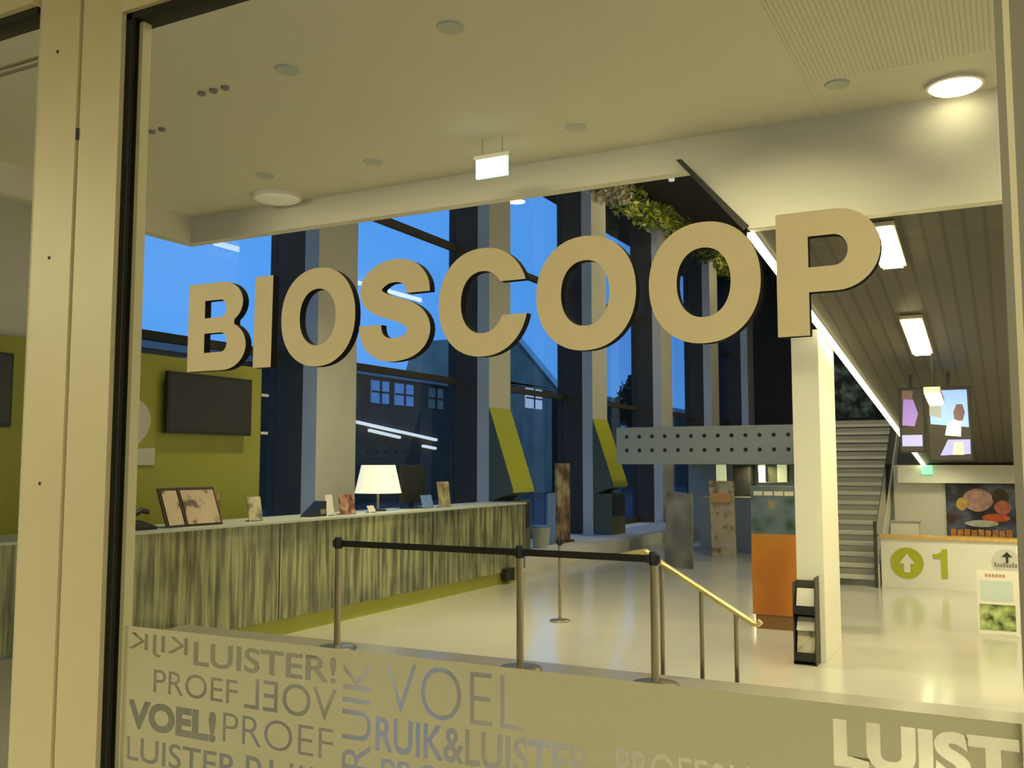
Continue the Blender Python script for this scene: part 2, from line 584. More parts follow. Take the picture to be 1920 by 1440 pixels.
def fit(loops, x0, z0, x1, z1, mirror=False, turn=False):
    out = []
    for l in loops:
        q = []
        for (u, v) in l:
            if mirror: u = 1 - u
            if turn: u, v = 1 - v, u
            q.append((x0 + (x1 - x0) * u, z0 + (z1 - z0) * v))
        out.append(q)
    return out


def ell(cx, cz, rx, rz, n=64, p=2.15, a0=0.0, a1=2 * math.pi, closed=True):
    pts = []
    m = n if closed else n + 1
    for k in range(m):
        a = a0 + (a1 - a0) * k / n
        c, s = math.cos(a), math.sin(a)
        pts.append((cx + rx * math.copysign(abs(c) ** (2 / p), c), cz + rz * math.copysign(abs(s) ** (2 / p), s)))
    return pts


L = -0.35          # level of the hall floor below the entrance floor
YP = 1.413         # plane of the glass

# ================================================================== the setting
mb = MB(); mb.box((-7.42, -3.2, -0.25), (2.6, 7.18, 0)); struct('floor', mb, M['upfloor'])
mb = MB(); mb.box((-12.0, 7.18, L - 0.3), (2.6, 40.2, L)); mb.box((-12.0, 1.5, L - 0.3), (-7.42, 7.18, L)); struct('floor_hall', mb, M['floor'])
mb = MB(); mb.box((-7.42, 7.176, L), (2.6, 7.196, -0.005)); struct('trim_1', mb, M['dark'])     # riser under the floor edge
# low ceiling with its downstand
mb = MB(); mb.box((-7.6, YP + 0.05, 4.2), (-1.152, 7.25, 4.3)); struct('ceiling', mb, M['ceil'])
mb = MB(); mb.box((-1.15, 6.55, 4.2), (2.6, 7.25, 4.3)); mb.box((-1.15, YP + 0.05, 4.2), (2.6, 3.5, 4.3)); struct('ceiling_right', mb, M['ceil'])
mb = MB(); mb.box((-1.15, 3.502, 4.2), (2.6, 6.548, 4.3)); struct('ceiling_ribbed', mb, M['ribceil'])
mb = MB()
mb.prism([(-7.6, 7.25, 3.93), (-2.20, 7.25, 3.93), (-1.735, 7.25, 3.41), (2.6, 7.25, 3.41), (2.6, 7.25, 4.9), (-7.6, 7.25, 4.9)], (0, 0.12, 0))
struct('wall_fascia', mb, M['ceil'])
mb = MB(); mb.box((-7.6, YP + 0.05, 3.93), (-7.72, 7.37, 4.9)); struct('wall_fascia_side', mb, M['ceil'])
mb = MB(); mb.prism([(-2.28, 7.2, 4.02), (-2.235, 7.2, 4.02), (-1.72, 7.2, 3.43), (-1.76, 7.2, 3.40)], (0, 0.04, 0)); struct('trim_2', mb, M['dark'])
# raked soffit under the auditorium, its outer face and the roof of the hall
A0, B0 = Vector((-1.72, 7.37, 3.41)), Vector((-1.36, 18.45, 1.60))
mb = MB(); mb.prism([A0, (2.6, 7.37, 3.41), (2.6, 18.45, 1.60), B0], (0, 0, 0.10)); struct('ceiling_raked', mb, M['slats'])
mb = MB(); mb.prism([A0 + Vector((0, 0, 0.1)), B0 + Vector((0, 0, 0.1)), (-1.36, 18.45, 9.5), (-1.72, 7.37, 9.5)], (0.1, 0, 0)); mb.box((-1.36, 18.45, 1.7), (-1.26, 33, 9.5)); struct('wall_auditorium', mb, M['white'])
mb = MB(); mb.box((-12, YP, 9.5), (2.6, 40.2, 9.7)); struct('ceiling_hall', mb, M['roofdark'])
mb = MB(); mb.box((2.6, -3.2, L), (2.75, 40.2, 9.5)); struct('wall_right', mb, M['white'])
mb = MB(); mb.box((-12, 40, L), (2.6, 40.2, 9.5)); struct('wall_back', mb, M['dark'])
mb = MB(); mb.box((-9.35, YP + 0.05, L), (-9.2, 5.9, 9.5)); struct('wall_left', mb, M['concrete'])
mb = MB(); mb.box((-12, YP - 0.05, 4.3), (2.6, YP + 0.05, 9.5)); mb.box((-12, YP - 0.05, L), (-7.5, YP + 0.05, 4.3)); struct('wall_front', mb, M['white'])
# the passage behind the camera
mb = MB(); mb.box((-7.5, -3.2, 2.95), (2.6, YP - 0.06, 3.1)); struct('ceiling_passage', mb, M['ceil'])
mb = MB(); mb.box((-7.5, -3.35, 0), (2.6, -3.2, 3.1)); struct('wall_passage', mb, M['dark'])
mb = MB(); mb.box((-7.62, -3.35, 0), (-7.5, YP - 0.06, 3.1)); struct('wall_passage_left', mb, M['dark'])

# gallery at the head of the stairs
GZ = 2.42
mb = MB(); mb.box((-8.0, 20.6, 1.62), (-1.5, 40, GZ)); struct('floor_gallery', mb, M['grey'])
mb = MB(); mb.box((-8.0, 20.55, 1.62), (-3.9, 20.6, GZ + 0.02))
mb.build('tmp', M['grey_panel']); bpy.data.objects.remove(bpy.data.objects['tmp'])
pf = thing('parapet_panel', 'grey green perforated parapet panel of the upper gallery left of the white pillar', 'panel', (-6.0, 20.58, 1.62))
mb = MB(); mb.box((-8.0, 20.54, 1.62), (-3.75, 20.598, GZ + 0.03)); mb.build('panel', M['grey_panel'], pf)
for r, zz in enumerate((2.24, 1.93)):
    for k in range(14):
        mb = MB(); mb.lathe((-7.75 + 0.30 * k, 20.538, zz), [(0.045, 0), (0.045, 0.006)], 10, 'y'); mb.build('perforation', M['dark'], pf)
mb = MB(); mb.box((-8.0, 26.0, L), (-1.9, 26.15, 1.62)); struct('wall_bar', mb, M['grey_panel'])
# pillar
pl = MB(); pl.box((-1.975, 10.02, L), (-1.705, 10.98, 2.98))
tag(pl.build('pillar', M['white'], bevel=0.006), 'square white pillar carrying the edge of the dark sloping soffit', 'pillar')

# ------------------------------------------------------------------ glazed facade on the left
cols = [(6.0, 6.95), (11.34, 12.31), (16.68, 17.60), (22.0, 22.98), (27.35, 28.37), (32.7, 33.7), (38.0, 39.0)]
place = ['hidden beside the cream door frame', 'second in the row behind the ticket desk', 'third in the row with the larger green hood',
         'fourth in the row with the smaller green hood', 'fifth in the row behind the stanchion at right', 'sixth in the row beside the grey parapet',
         'last in the row far behind the grey parapet']
for (y0, y1), w in zip(cols, place):
    c = thing('facade_column', 'tall pale window column with dark steel outer side, ' + w, 'column', (-9.6, (y0 + y1) / 2, L), 'columns of the window front')
    mb = MB(); mb.box((-9.47, y0, L), (-9.2, y1, 9.5)); mb.build('column_core', M['concrete'], c)
    mb = MB(); mb.box((-10.15, y0, L), (-9.474, y1, 9.5)); mb.build('steel_side', M['steel_dark'], c)
n = 0
for k in range(len(cols) - 1):
    y0, y1 = cols[k][1], cols[k + 1][0]
    n += 1
    w = MB(); w.box((-10.015, y0, -0.08), (-10.0, y1, 9.5))
    w = w.build('window_%d' % n, M['facade_glass']); w['kind'] = 'structure'
    for (z0, z1, nm) in ((3.24, 3.36, 'transom'), (5.98, 6.12, 'transom'), (-0.10, 0.05, 'bottom_rail')):
        mb = MB(); mb.box((-10.06, y0, z0), (-9.95, y1, z1)); mb.build(nm, M['steel_dark'], w)
mb = MB(); mb.box((-10.15, 6.95, L), (-9.205, 15.0, -0.1)); mb.box((-10.15, 15.0, L), (-8.0, 38, -0.1)); struct('wall_sill', mb, M['white'])

# green wall panel with the dark screen
gp = thing('wall_panel', 'olive green wall panel with a pale numeral 2 behind the ticket desk', 'panel', (-9.1, 7.2, L))
mb = MB(); mb.box((-9.17, 4.4, L), (-9.1, 10.03, 2.925)); mb.build('panel', M['green'], gp)
two = fit(text_splines('2', 0.055), 0, 0, 1, 1)
poly_curve('numeral', two, 0.02, lambda c: (-9.09 + c.z, 7.41 + 0.79 * c.x, 1.60 + 0.80 * c.y), [M['lightgrey']], gp)
for (y0, y1, lab) in ((8.29, 9.73, 'dark flat screen hung on the olive green wall above the ticket desk'),
                      (4.75, 6.27, 'dark flat screen at the left edge of the picture beyond the cream door frame')):
    t = thing('wall_screen', lab, 'screen', (-9.0, (y0 + y1) / 2, 1.98))
    mb = MB(); mb.box((-9.05, y0, 1.985), (-8.99, y1, 2.735)); mb.build('housing', M['black'], t, bevel=0.006)
    mb = MB(); mb.box((-8.99, y0 + 0.03, 2.03), (-8.987, y1 - 0.03, 2.705)); mb.build('display', M['screen'], t)
    mb = MB(); mb.box((-9.1, (y0 + y1) / 2 - 0.2, 2.2), (-9.05, (y0 + y1) / 2 + 0.2, 2.5)); mb.build('wall_bracket', M['black'], t)
for z in (2.54, 2.02):
    mb = MB(); mb.box((-9.12, 10.03, z), (-9.09, 10.17, z + 0.035))
    tag(mb.build('panel_clip', M['paper']), '%s small white clip on the right edge of the olive green wall' % ('upper' if z > 2.3 else 'lower'), 'clip', 'clips on the green wall edge')

# green hoods on two columns
for (y0, y1, lab) in ((16.68, 17.60, 'larger slanted lime green hood with dark cabinet below, on the third window column'),
                      (22.0, 22.98, 'smaller slanted lime green hood with dark cabinet below, on the fourth window column')):
    t = thing('column_hood', lab, 'hood', (-9.0, (y0 + y1) / 2, -0.1), 'green hoods on the window columns')
    mb = MB()
    mb.add([(-9.195, y0, 2.75), (-8.66, y0, 1.14), (-8.66, y0, 1.06), (-9.195, y0, 0.88),
            (-9.195, y1, 2.75), (-8.66, y1, 1.14), (-8.66, y1, 1.06), (-9.195, y1, 0.88)],
           [(0, 1, 2, 3), (7, 6, 5, 4)])
    mb.cur = 1
    n0 = 0
    mb.f += [[0, 4, 5, 1], [1, 5, 6, 2]]; mb.mi += [1, 1]
    mb.f += [[2, 6, 7, 3], [3, 7, 4, 0]]; mb.mi += [0, 0]
    mb.build('hood', [M['olive'], M['green_bright']], t)
    mb = MB(); mb.box((-9.195, y0 + 0.03, -0.1), (-8.72, y1 - 0.03, 0.90)); mb.build('cabinet', M['olive'], t)
    mb = MB(); mb.box((-8.72, y0 + 0.1, 0.35), (-8.70, y1 - 0.1, 0.86)); mb.build('display', M['screen'], t)

# ================================================================== the street outside
mb = MB(); mb.box((-90, -10, L - 0.2), (-10.2, 150, L - 0.02)); tag(mb.build('street', M['asphalt']), kind='structure')


def building(name, label, x, y0, y1, z, m, wins, roof=0.4):
    t = thing(name, label, 'building', (x - 4, (y0 + y1) / 2, L))
    mb = MB(); mb.box((x - 8, y0, L), (x, y1, z)); mb.build('wall', m, t)
    mb = MB(); mb.box((x - 8.1, y0 - 0.1, z), (x + 0.3, y1 + 0.1, z + roof)); mb.build('cornice', M['grey'] if m is M['brick'] else m, t)
    for (a, b, c, d, mm) in wins:
        f = MB(); f.box((x, a, c), (x + 0.08, b, d)); f = f.build('window', mm, t)
        g = MB(); g.box((x + 0.08, (a + b) / 2 - 0.06, c), (x + 0.14, (a + b) / 2 + 0.06, d)); g.box((x + 0.08, a, (c + d) / 2 - 0.05), (x + 0.14, b, (c + d) / 2 + 0.05))
        g.build('glazing_bar', M['brick'], f)
    return t


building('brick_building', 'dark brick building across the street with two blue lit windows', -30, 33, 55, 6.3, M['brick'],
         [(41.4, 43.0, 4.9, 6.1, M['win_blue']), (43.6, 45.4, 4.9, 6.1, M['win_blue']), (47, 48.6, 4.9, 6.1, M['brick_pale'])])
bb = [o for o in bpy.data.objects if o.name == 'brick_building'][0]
reflection_m = mat('reflection_glow', (0.8, 0.8, 0.8), 0.4, emit=(0.9, 0.92, 0.85), estr=0.85)  # glowing bars stand in for lamp reflections in the window front
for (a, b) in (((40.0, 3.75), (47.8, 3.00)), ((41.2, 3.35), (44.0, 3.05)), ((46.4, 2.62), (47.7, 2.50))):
    mb = MB(); mb.prism([(-29.8, a[0], a[1]), (-29.8, b[0], b[1]), (-29.8, b[0], b[1] + 0.14), (-29.8, a[0], a[1] + 0.14)], (-0.25, 0, 0)); mb.build('reflection_streak', reflection_m, bb)
t = building('pale_house', 'pale gabled house with a white lit window between the third and fourth columns', -30, 56, 64, 7.0, M['brick_pale'],
             [(59.6, 62.2, 5.6, 7.0, M['win_white'])], 0.2)
mb = MB(); mb.prism([(-29.7, 55.6, 7.0), (-29.7, 57.2, 10.4), (-29.7, 64.2, 7.2)], (-8, 0, 0)); mb.build('gable', M['brick_pale'], t)
mb = MB(); mb.prism([(-29.5, 57.0, 10.3), (-29.5, 57.2, 10.7), (-29.5, 64.6, 7.5), (-29.5, 64.5, 7.0)], (-0.6, 0, 0)); mb.build('barge_board', M['paper'], t)
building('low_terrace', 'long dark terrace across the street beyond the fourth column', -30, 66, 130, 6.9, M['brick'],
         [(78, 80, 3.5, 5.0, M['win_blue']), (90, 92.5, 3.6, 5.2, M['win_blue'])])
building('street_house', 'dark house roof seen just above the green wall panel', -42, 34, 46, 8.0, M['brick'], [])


def leaf_cloud(mb, c, r, n, s, rnd):
    for _ in range(n):
        while True:
            p = Vector((rnd.uniform(-1, 1), rnd.uniform(-1, 1), rnd.uniform(-1, 1)))
            if p.length <= 1: break
        q = Vector((c[0] + p.x * r[0], c[1] + p.y * r[1], c[2] + p.z * r[2]))
        a = Vector((rnd.uniform(-1, 1), rnd.uniform(-1, 1), rnd.uniform(-1, 1))).normalized()
        b = a.cross(Vector((rnd.uniform(-1, 1), rnd.uniform(-1, 1), rnd.uniform(-1, 1)))).normalized()
        k = s * rnd.uniform(0.6, 1.4)
        mb.add([q - a * k, q + b * k * 0.45, q + a * k, q - b * k * 0.45], [(0, 1, 2, 3)])


rnd = random.Random(5)
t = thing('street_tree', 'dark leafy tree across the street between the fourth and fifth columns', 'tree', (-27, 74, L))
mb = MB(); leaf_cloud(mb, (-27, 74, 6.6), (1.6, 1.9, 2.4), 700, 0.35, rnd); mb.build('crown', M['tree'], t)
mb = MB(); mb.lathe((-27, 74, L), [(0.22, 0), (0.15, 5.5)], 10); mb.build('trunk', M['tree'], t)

# hanging greenery along the top of the windows
for (y0, y1, z0, z1, m, lab, nn) in (
        (21.1, 24.1, 8.45, 9.3, 'leaf_pale', 'silvery hanging plant at the top left of the dark roof', 900),
        (24.3, 28.4, 8.55, 9.5, 'leaf_green', 'yellow green hanging plant in the middle of the dark roof edge', 900),
        (28.7, 32.8, 8.6, 9.5, 'leaf_dark', 'dark green hanging plant behind the letter O and the roof edge', 800),
        (33.1, 37.6, 8.6, 9.5, 'leaf_green', 'bright green hanging plant seen through the last round letter', 800)):
    t = thing('hanging_plant', lab, 'plant', (-9.3, (y0 + y1) / 2, 9.5), 'hanging plants along the roof edge')
    mb = MB()
    for k in range(6):
        yy = y0 + (y1 - y0) * (k + 0.5) / 6
        leaf_cloud(mb, (-9.2 + rnd.uniform(-.15, .15), yy, (z0 + z1) / 2 + rnd.uniform(-.1, .1)), (0.45, (y1 - y0) / 12, (z1 - z0) / 2), nn // 6, 0.10, rnd)
    mb.build('foliage', M[m], t)
    mb = MB(); mb.tube([(-9.2, y0 + 0.2, 9.42), (-9.2, y1 - 0.2, 9.42)], 0.03, 8); mb.build('stem', M['brown'], t)

# ================================================================== ticket desk
dk = thing('ticket_desk', 'long ticket desk with a reed patterned olive glass front and green plinth', 'desk', (-7.85, 10.0, L))
mb = MB(); mb.box((-7.52, 4.8, -0.16), (-7.50, 14.9, 0.93)); mb.build('front_panel', M['reed'], dk)
mb = MB(); mb.box((-8.3, 4.8, -0.16), (-7.52, 14.88, 0.93)); mb.build('carcass', M['olive'], dk)
mb = MB(); mb.box((-8.32, 4.78, 0.93), (-7.48, 14.93, 0.955)); mb.build('worktop', M['grey_panel'], dk)
mb = MB(); mb.box((-8.25, 4.85, L), (-7.53, 14.86, -0.16)); mb.build('plinth', M['green'], dk)
for y in (8.62, 11.9):
    mb = MB(); mb.box((-7.503, y, -0.16), (-7.497, y + 0.02, 0.93)); mb.build('panel_joint', M['dark'], dk)
mb = MB(); mb.box((-7.499, 14.05, -0.30), (-7.42, 14.35, -0.10)); tag(mb.build('socket_box', M['black']), 'small black socket box low on the far end of the desk front', 'socket')

DT = 0.955
# double display stand
t = thing('display_stand', 'brown framed double display board like an open book on the ticket desk', 'stand', (-7.78, 7.5, DT))


def slab(p0, u, v, th):
    """board spanned by u and v from p0"""
    p0, u, v = Vector(p0), Vector(u), Vector(v)
    nrm = u.cross(v).normalized() * th
    return MB().prism([p0, p0 + u, p0 + u + v, p0 + v], nrm)


lean = Vector((-0.16, 0, 0.40))
slab((-7.68, 7.13, DT + 0.006), (-0.03, 0.27, 0), lean, -0.02).build('left_frame', M['brown'], t)
slab((-7.71, 7.41, DT + 0.006), (0.03, 0.50, 0), lean, -0.02).build('right_frame', M['brown'], t)
pa = picture('map_page', [(0.35, (110, 95, 80)), (0.45, (205, 185, 160)), (0.8, (215, 195, 170))], 6, 2)
slab(Vector((-7.68, 7.16, DT)) + lean * 0.06 + Vector((0.004, 0, 0)), (-0.026, 0.225, 0), lean * 0.88, 0.004).build('left_page', pa, t)
slab(Vector((-7.706, 7.44, DT)) + lean * 0.06 + Vector((0.004, 0, 0)), (0.026, 0.44, 0), lean * 0.88, 0.004).build('right_page', pa, t)


def card(name, lab, y0, y1, z1, m, x=-7.75, tilt=0.05, cat='card', foot=True, group='cards on the ticket desk'):
    t = thing(name, lab, cat, (x, (y0 + y1) / 2, DT), group)
    slab((x, y0, DT), (0, y1 - y0, 0), (-tilt, 0, z1 - DT), -0.008).build('card', m, t)
    mb = MB(); mb.box((x - 0.08, y0 + 0.02, DT), (x + 0.02, y1 - 0.02, DT + 0.012)); mb.build('foot', M['grey'], t)
    return t


leafl = picture('leaflet_print', [(0.3, (120, 110, 95)), (0.5, (205, 195, 165)), (0.8, (225, 215, 190))], 9, 2, seed=2)
leafp = picture('pink_leaflet_print', [(0.35, (95, 55, 45)), (0.5, (170, 110, 90)), (0.65, (200, 180, 150))], 9, 2, seed=5)
card('leaflet', 'brown and cream card just right of the open display board', 7.90, 8.06, 1.28, leafp, x=-7.85)
card('leaflet', 'upright white card standing alone on the desk before the dark column', 8.40, 8.62, 1.235, leafl)
card('leaflet', 'narrow white leaflet beside the black card reader', 9.80, 9.95, 1.22, M['paper'])
card('leaflet', 'dusky pink leaflet in the middle of the ticket desk', 10.08, 10.40, 1.22, leafp)
card('leaflet', 'small low white card in front of the lit lamp shade', 10.71, 10.86, 1.05, M['paper'])
card('leaflet_holder', 'tall pale leaflet holder nearest the far end of the desk', 12.50, 12.84, 1.345, picture('holder_print', [(0.3, (120, 95, 75)), (0.5, (170, 155, 120)), (0.7, (195, 185, 150))], 7, 2, seed=9))
card('leaflet', 'small blue leaflet between the black monitor and the tall leaflet holder', 12.12, 12.42, 1.15, M['blue'], x=-7.8)
# telephone
t = thing('desk_phone', 'dark desk telephone at the near end of the ticket desk', 'phone', (-7.75, 6.85, DT))
mb = MB(); mb.prism([(-7.66, 6.66, DT), (-7.92, 6.66, DT), (-7.92, 6.66, DT + 0.09), (-7.66, 6.66, DT + 0.03)], (0, 0.32, 0)); mb.build('base', M['black'], t)
mb = MB(); mb.tube([(-7.8, 6.72, DT + 0.09), (-7.8, 6.80, DT + 0.15), (-7.8, 6.90, DT + 0.19), (-7.8, 6.98, DT + 0.17)], 0.028, 10); mb.build('handset', M['black'], t, smooth=True)
# card reader wedge
t = thing('card_reader', 'black wedge shaped card reader left of the narrow white leaflet', 'card reader', (-7.8, 9.65, DT))
mb = MB(); mb.prism([(-7.75, 9.45, DT), (-7.75, 9.78, DT), (-7.75, 9.78, DT + 0.19), (-7.75, 9.74, DT + 0.19)], (-0.16, 0, 0)); mb.build('body', M['black'], t)
mb = MB(); mb.box((-7.748, 9.66, DT + 0.03), (-7.744, 9.76, DT + 0.09)); mb.build('keypad', M['grey'], t)
# lamp
t = thing('table_lamp', 'table lamp with a lit cream shade on the ticket desk', 'lamp', (-8.0, 11.25, DT))
mb = MB(); mb.lathe((-8.0, 11.25, DT), [(0.12, 0), (0.12, 0.02), (0.03, 0.035)], 20); mb.build('base', M['black'], t, smooth=True)
mb = MB(); mb.lathe((-8.0, 11.25, DT), [(0.018, 0.03), (0.018, 0.30)], 12); mb.build('stem', M['chrome'], t, smooth=True)
mb = MB(); mb.lathe((-8.0, 11.25, DT), [(0.33, 0.25), (0.24, 0.645)], 32); mb.build('lamp_shade', M['shade'], t, smooth=True)
# monitor
t = thing('monitor', 'black back of a computer monitor on the ticket desk', 'monitor', (-8.0, 12.15, DT))
mb = MB(); mb.box((-8.04, 11.83, DT + 0.08), (-7.99, 12.48, DT + 0.645)); mb.build('housing', M['black'], t, bevel=0.008)
mb = MB(); mb.box((-8.05, 12.1, DT + 0.02), (-8.02, 12.2, DT + 0.15)); mb.build('neck', M['black'], t)
mb = MB(); mb.box((-8.12, 11.98, DT), (-7.93, 12.33, DT + 0.02)); mb.build('foot', M['black'], t)

# things on the window ledge
t = thing('banner', 'narrow blue banner on the window ledge beyond the desk', 'banner', (-8.85, 18.92, -0.1))
mb = MB(); mb.box((-8.92, 18.72, -0.08), (-8.88, 19.12, 0.99)); mb.build('cloth', M['blue'], t)
mb = MB(); mb.box((-9.0, 18.72, -0.1), (-8.8, 19.12, -0.08)); mb.build('foot', M['grey'], t)
t = thing('poster_column', 'tall brown and cream poster board right of the blue banner', 'poster', (-8.75, 19.5, -0.1))
pp = picture('poster_print', [(0.35, (95, 70, 50)), (0.5, (160, 130, 100)), (0.62, (190, 175, 140))], 3.0, 1.5, seed=4)
mb = MB(); mb.box((-8.92, 19.17, -0.06), (-8.86, 19.86, 1.64)); mb.build('board', pp, t)
mb = MB(); mb.box((-9.05, 19.2, -0.1), (-8.75, 19.83, -0.06)); mb.build('foot', M['brown'], t)
t = thing('waste_bin', 'small blue grey bin on the window ledge at the end of the desk', 'bin', (-8.7, 18.0, -0.1))
mb = MB(); mb.lathe((-8.7, 18.0, -0.1), [(0.16, 0), (0.2, 0.42)], 20); mb.build('tub', M['grey_panel'], t, smooth=True)
mb = MB(); mb.lathe((-8.7, 18.0, 0.32), [(0.21, 0), (0.21, 0.03)], 20); mb.build('rim', M['blue'], t, smooth=True)

# ================================================================== stanchions


def stanchion(x, y, z, h, label, k=1.0):
    t = thing('stanchion', label, 'barrier post', (x, y, z), 'queue barrier posts')
    mb = MB(); mb.lathe((x, y, z), [(0.175 * k, 0), (0.175 * k, 0.012), (0.16 * k, 0.02), (0.04 * k, 0.032)], 32); mb.build('base', M['chrome'], t, smooth=True)
    mb = MB(); mb.lathe((x, y, z), [(0.029 * k, 0.03), (0.029 * k, h - 0.08)], 20); mb.build('post', M['chrome'], t, smooth=True)
    mb = MB(); mb.lathe((x, y, z), [(0.036 * k, h - 0.10), (0.036 * k, h - 0.01), (0.028 * k, h)], 20); mb.build('head', M['black'], t, smooth=True)
    mb = MB(); mb.box((x - 0.05 * k, y - 0.02, z + h - 0.085), (x + 0.05 * k, y + 0.02, z + h - 0.025)); mb.build('belt_clip', M['black'], t)
    return t


P = [(-5.311, 6.88), (-3.494, 6.85), (-2.372, 6.82)]
HB = 0.965
s1 = stanchion(*P[0], 0, HB, 'steel queue barrier post farthest left, in front of the desk front')
s2 = stanchion(*P[1], 0, HB, 'steel queue barrier post in the middle with belts on both sides')
s3 = stanchion(*P[2], 0, HB, 'steel queue barrier post on the right beside the brass handrail')
for o, a, b in ((s1, P[0], P[1]), (s2, P[1], P[2])):
    mb = MB()
    mb.prism([(a[0] + 0.03, a[1] - 0.002, HB - 0.082), (b[0] - 0.03, b[1] - 0.002, HB - 0.082), (b[0] - 0.03, b[1] - 0.002, HB - 0.028), (a[0] + 0.03, a[1] - 0.002, HB - 0.028)], (0, 0.004, 0))
    mb.build('belt', M['belt'], o)
stanchion(-5.10, 11.1, L, 1.04, 'thin steel barrier post standing alone on the shiny floor behind the belt', 0.75)

# handrail
t = thing('handrail', 'brass handrail sloping down to the right behind the barrier belt', 'handrail', (-2.3, 7.45, L))
mb = MB(); mb.tube([(-2.66, 7.45, 0.905), (-2.528, 7.45, 0.815), (-2.2, 7.45, 0.625), (-1.93, 7.45, 0.468), (-1.80, 7.45, 0.395), (-1.765, 7.45, 0.392), (-1.745, 7.45, 0.415)], 0.024, 12); mb.build('rail', M['brass'], t, smooth=True)
mb = MB(); mb.tube([(-2.92, 7.45, 0.845), (-2.80, 7.45, 0.875), (-2.66, 7.45, 0.905)], 0.022, 12); mb.build('rail_end', M['brass'], t, smooth=True)
for x, z in ((-2.525, 0.80), (-2.203, 0.61), (-1.932, 0.45)):
    mb = MB(); mb.tube([(x, 7.45, L), (x, 7.45, z)], 0.019, 12); mb.build('post', M['chrome'], t, smooth=True)

# ================================================================== right part of the hall
# counter with way-finding signs
t = thing('low_counter', 'low white counter wall with timber top and green arrow and number 1', 'counter', (-0.2, 16.7, L))
mb = MB(); mb.box((-1.93, 16.6, L), (2.55, 16.85, 0.43)); mb.build('body', M['white'], t)
mb = MB(); mb.box((-1.95, 16.56, 0.43), (2.55, 16.95, 0.475)); mb.build('worktop', M['wood'], t)
ds = MB(); ds.lathe((-1.545, 16.59, 0.045), [(0.245, 0), (0.245, 0.008)], 48, 'y'); ds = ds.build('sign_disc', M['sign_green'], t)
arrow = [(-0.045, -0.14), (0.045, -0.14), (0.045, 0.0), (0.115, 0.0), (0.0, 0.15), (-0.115, 0.0), (-0.045, 0.0)]
mb = MB(); mb.prism([(-1.545 + u, 16.588, 0.04 + v) for u, v in arrow], (0, -0.004, 0)); mb.build('arrow', M['paper'], ds)
one = [(-1.045, -0.17), (-0.955, -0.17), (-0.955, 0.285), (-1.025, 0.285), (-1.05, 0.235), (-1.10, 0.205), (-1.16, 0.20), (-1.16, 0.135), (-1.045, 0.135)]
mb = MB(); mb.prism([(u, 16.594, v) for u, v in one], (0, -0.006, 0)); mb.build('numeral', M['sign_green'], t)
ds = MB(); ds.lathe((-0.135, 16.592, 0.12), [(0.20, 0), (0.20, 0.006)], 40, 'y'); ds = ds.build('pale_disc', M['lightgrey'], t)
ar2 = [(-0.018, -0.09), (0.018, -0.09), (0.018, 0.0), (0.075, 0.0), (0.0, 0.08), (-0.075, 0.0), (-0.018, 0.0)]
mb = MB(); mb.prism([(-0.125 + u, 16.590, 0.20 + v) for u, v in ar2], (0, -0.004, 0)); mb.build('arrow', M['dark'], ds)
mb = MB()
for k in range(8):
    mb.box((-0.30 + 0.04 * k, 16.588, 0.045), (-0.30 + 0.04 * k + 0.028, 16.591, 0.045 + (0.05 if k % 3 else 0.07)))
mb.build('caption', M['grey'], ds)
# niche behind
mb = MB(); mb.box((-1.90, 18.5, L), (2.6, 18.65, 1.60)); struct('wall_niche', mb, M['white'])
mb = MB(); mb.box((-1.80, 18.2, 1.29), (2.6, 18.48, 1.60)); struct('trim_3', mb, M['white'])
t = thing('film_poster', 'large colourful film poster on the white wall above the low counter', 'poster', (-0.5, 18.19, 0.33))
fp = picture('film_print', [(0.30, (28, 28, 36)), (0.46, (50, 52, 70)), (0.58, (95, 105, 130)), (0.72, (70, 45, 35))], 2.6, 2.5, seed=6.3)
mb = MB(); mb.box((-1.035, 18.42, 0.33), (0.03, 18.44, 1.275)); mb.build('print', fp, t)
mb = MB(); mb.box((-1.05, 18.44, 0.315), (0.045, 18.49, 1.29)); mb.build('backing', M['dark'], t)
for q, (nm, cx, cz, rx, rz, c) in enumerate((('pink_figure', -0.55, 1.00, 0.24, 0.20, (190, 150, 140)), ('yellow_figure', -0.80, 0.93, 0.09, 0.11, (205, 175, 90)),
                                             ('dark_figure', -0.20, 1.05, 0.13, 0.15, (60, 38, 30)), ('red_figure', -0.17, 0.88, 0.13, 0.12, (195, 110, 95)),
                                             ('flame', -0.28, 0.70, 0.22, 0.07, (215, 90, 40)), ('cloud', -0.50, 0.60, 0.26, 0.06, (190, 190, 180)))):
    mb = MB(); mb.prism([(x_, 18.419 - 0.0008 * q, z_) for x_, z_ in ell(cx, cz, rx, rz, 28, 1.8)], (0, -0.0006, 0)); mb.build(nm, mat(nm + '_print', lin(c), 0.5, noise=0.35, nscale=9), t)
mb = MB()
for k in range(9):
    mb.box((-0.99 + 0.108 * k, 18.4135, 0.36 + 0.012 * (k % 3)), (-0.99 + 0.108 * k + 0.085, 18.4145, 0.50 - 0.014 * (k % 2)))
mb.build('title_band', mat('gold_title', lin((205, 135, 60)), 0.5, noise=0.4, nscale=14), t)
t = thing('counter_box', 'small beige box standing on the timber counter top by the stairs', 'box', (-1.58, 16.8, 0.475))
mb = MB(); mb.box((-1.78, 16.64, 0.475), (-1.36, 16.92, 0.685)); mb.build('case', M['lightgrey'], t)
mb = MB(); mb.box((-1.80, 16.62, 0.685), (-1.34, 16.94, 0.70)); mb.build('lid', M['grey'], t)
mb = MB(); mb.box((-1.40, 18.12, 1.44), (-1.23, 18.17, 1.59)); mb = mb.build('exit_sign', M['exit_green']); tag(mb, 'tiny green lit exit sign at the lower end of the sloping light line', 'sign')

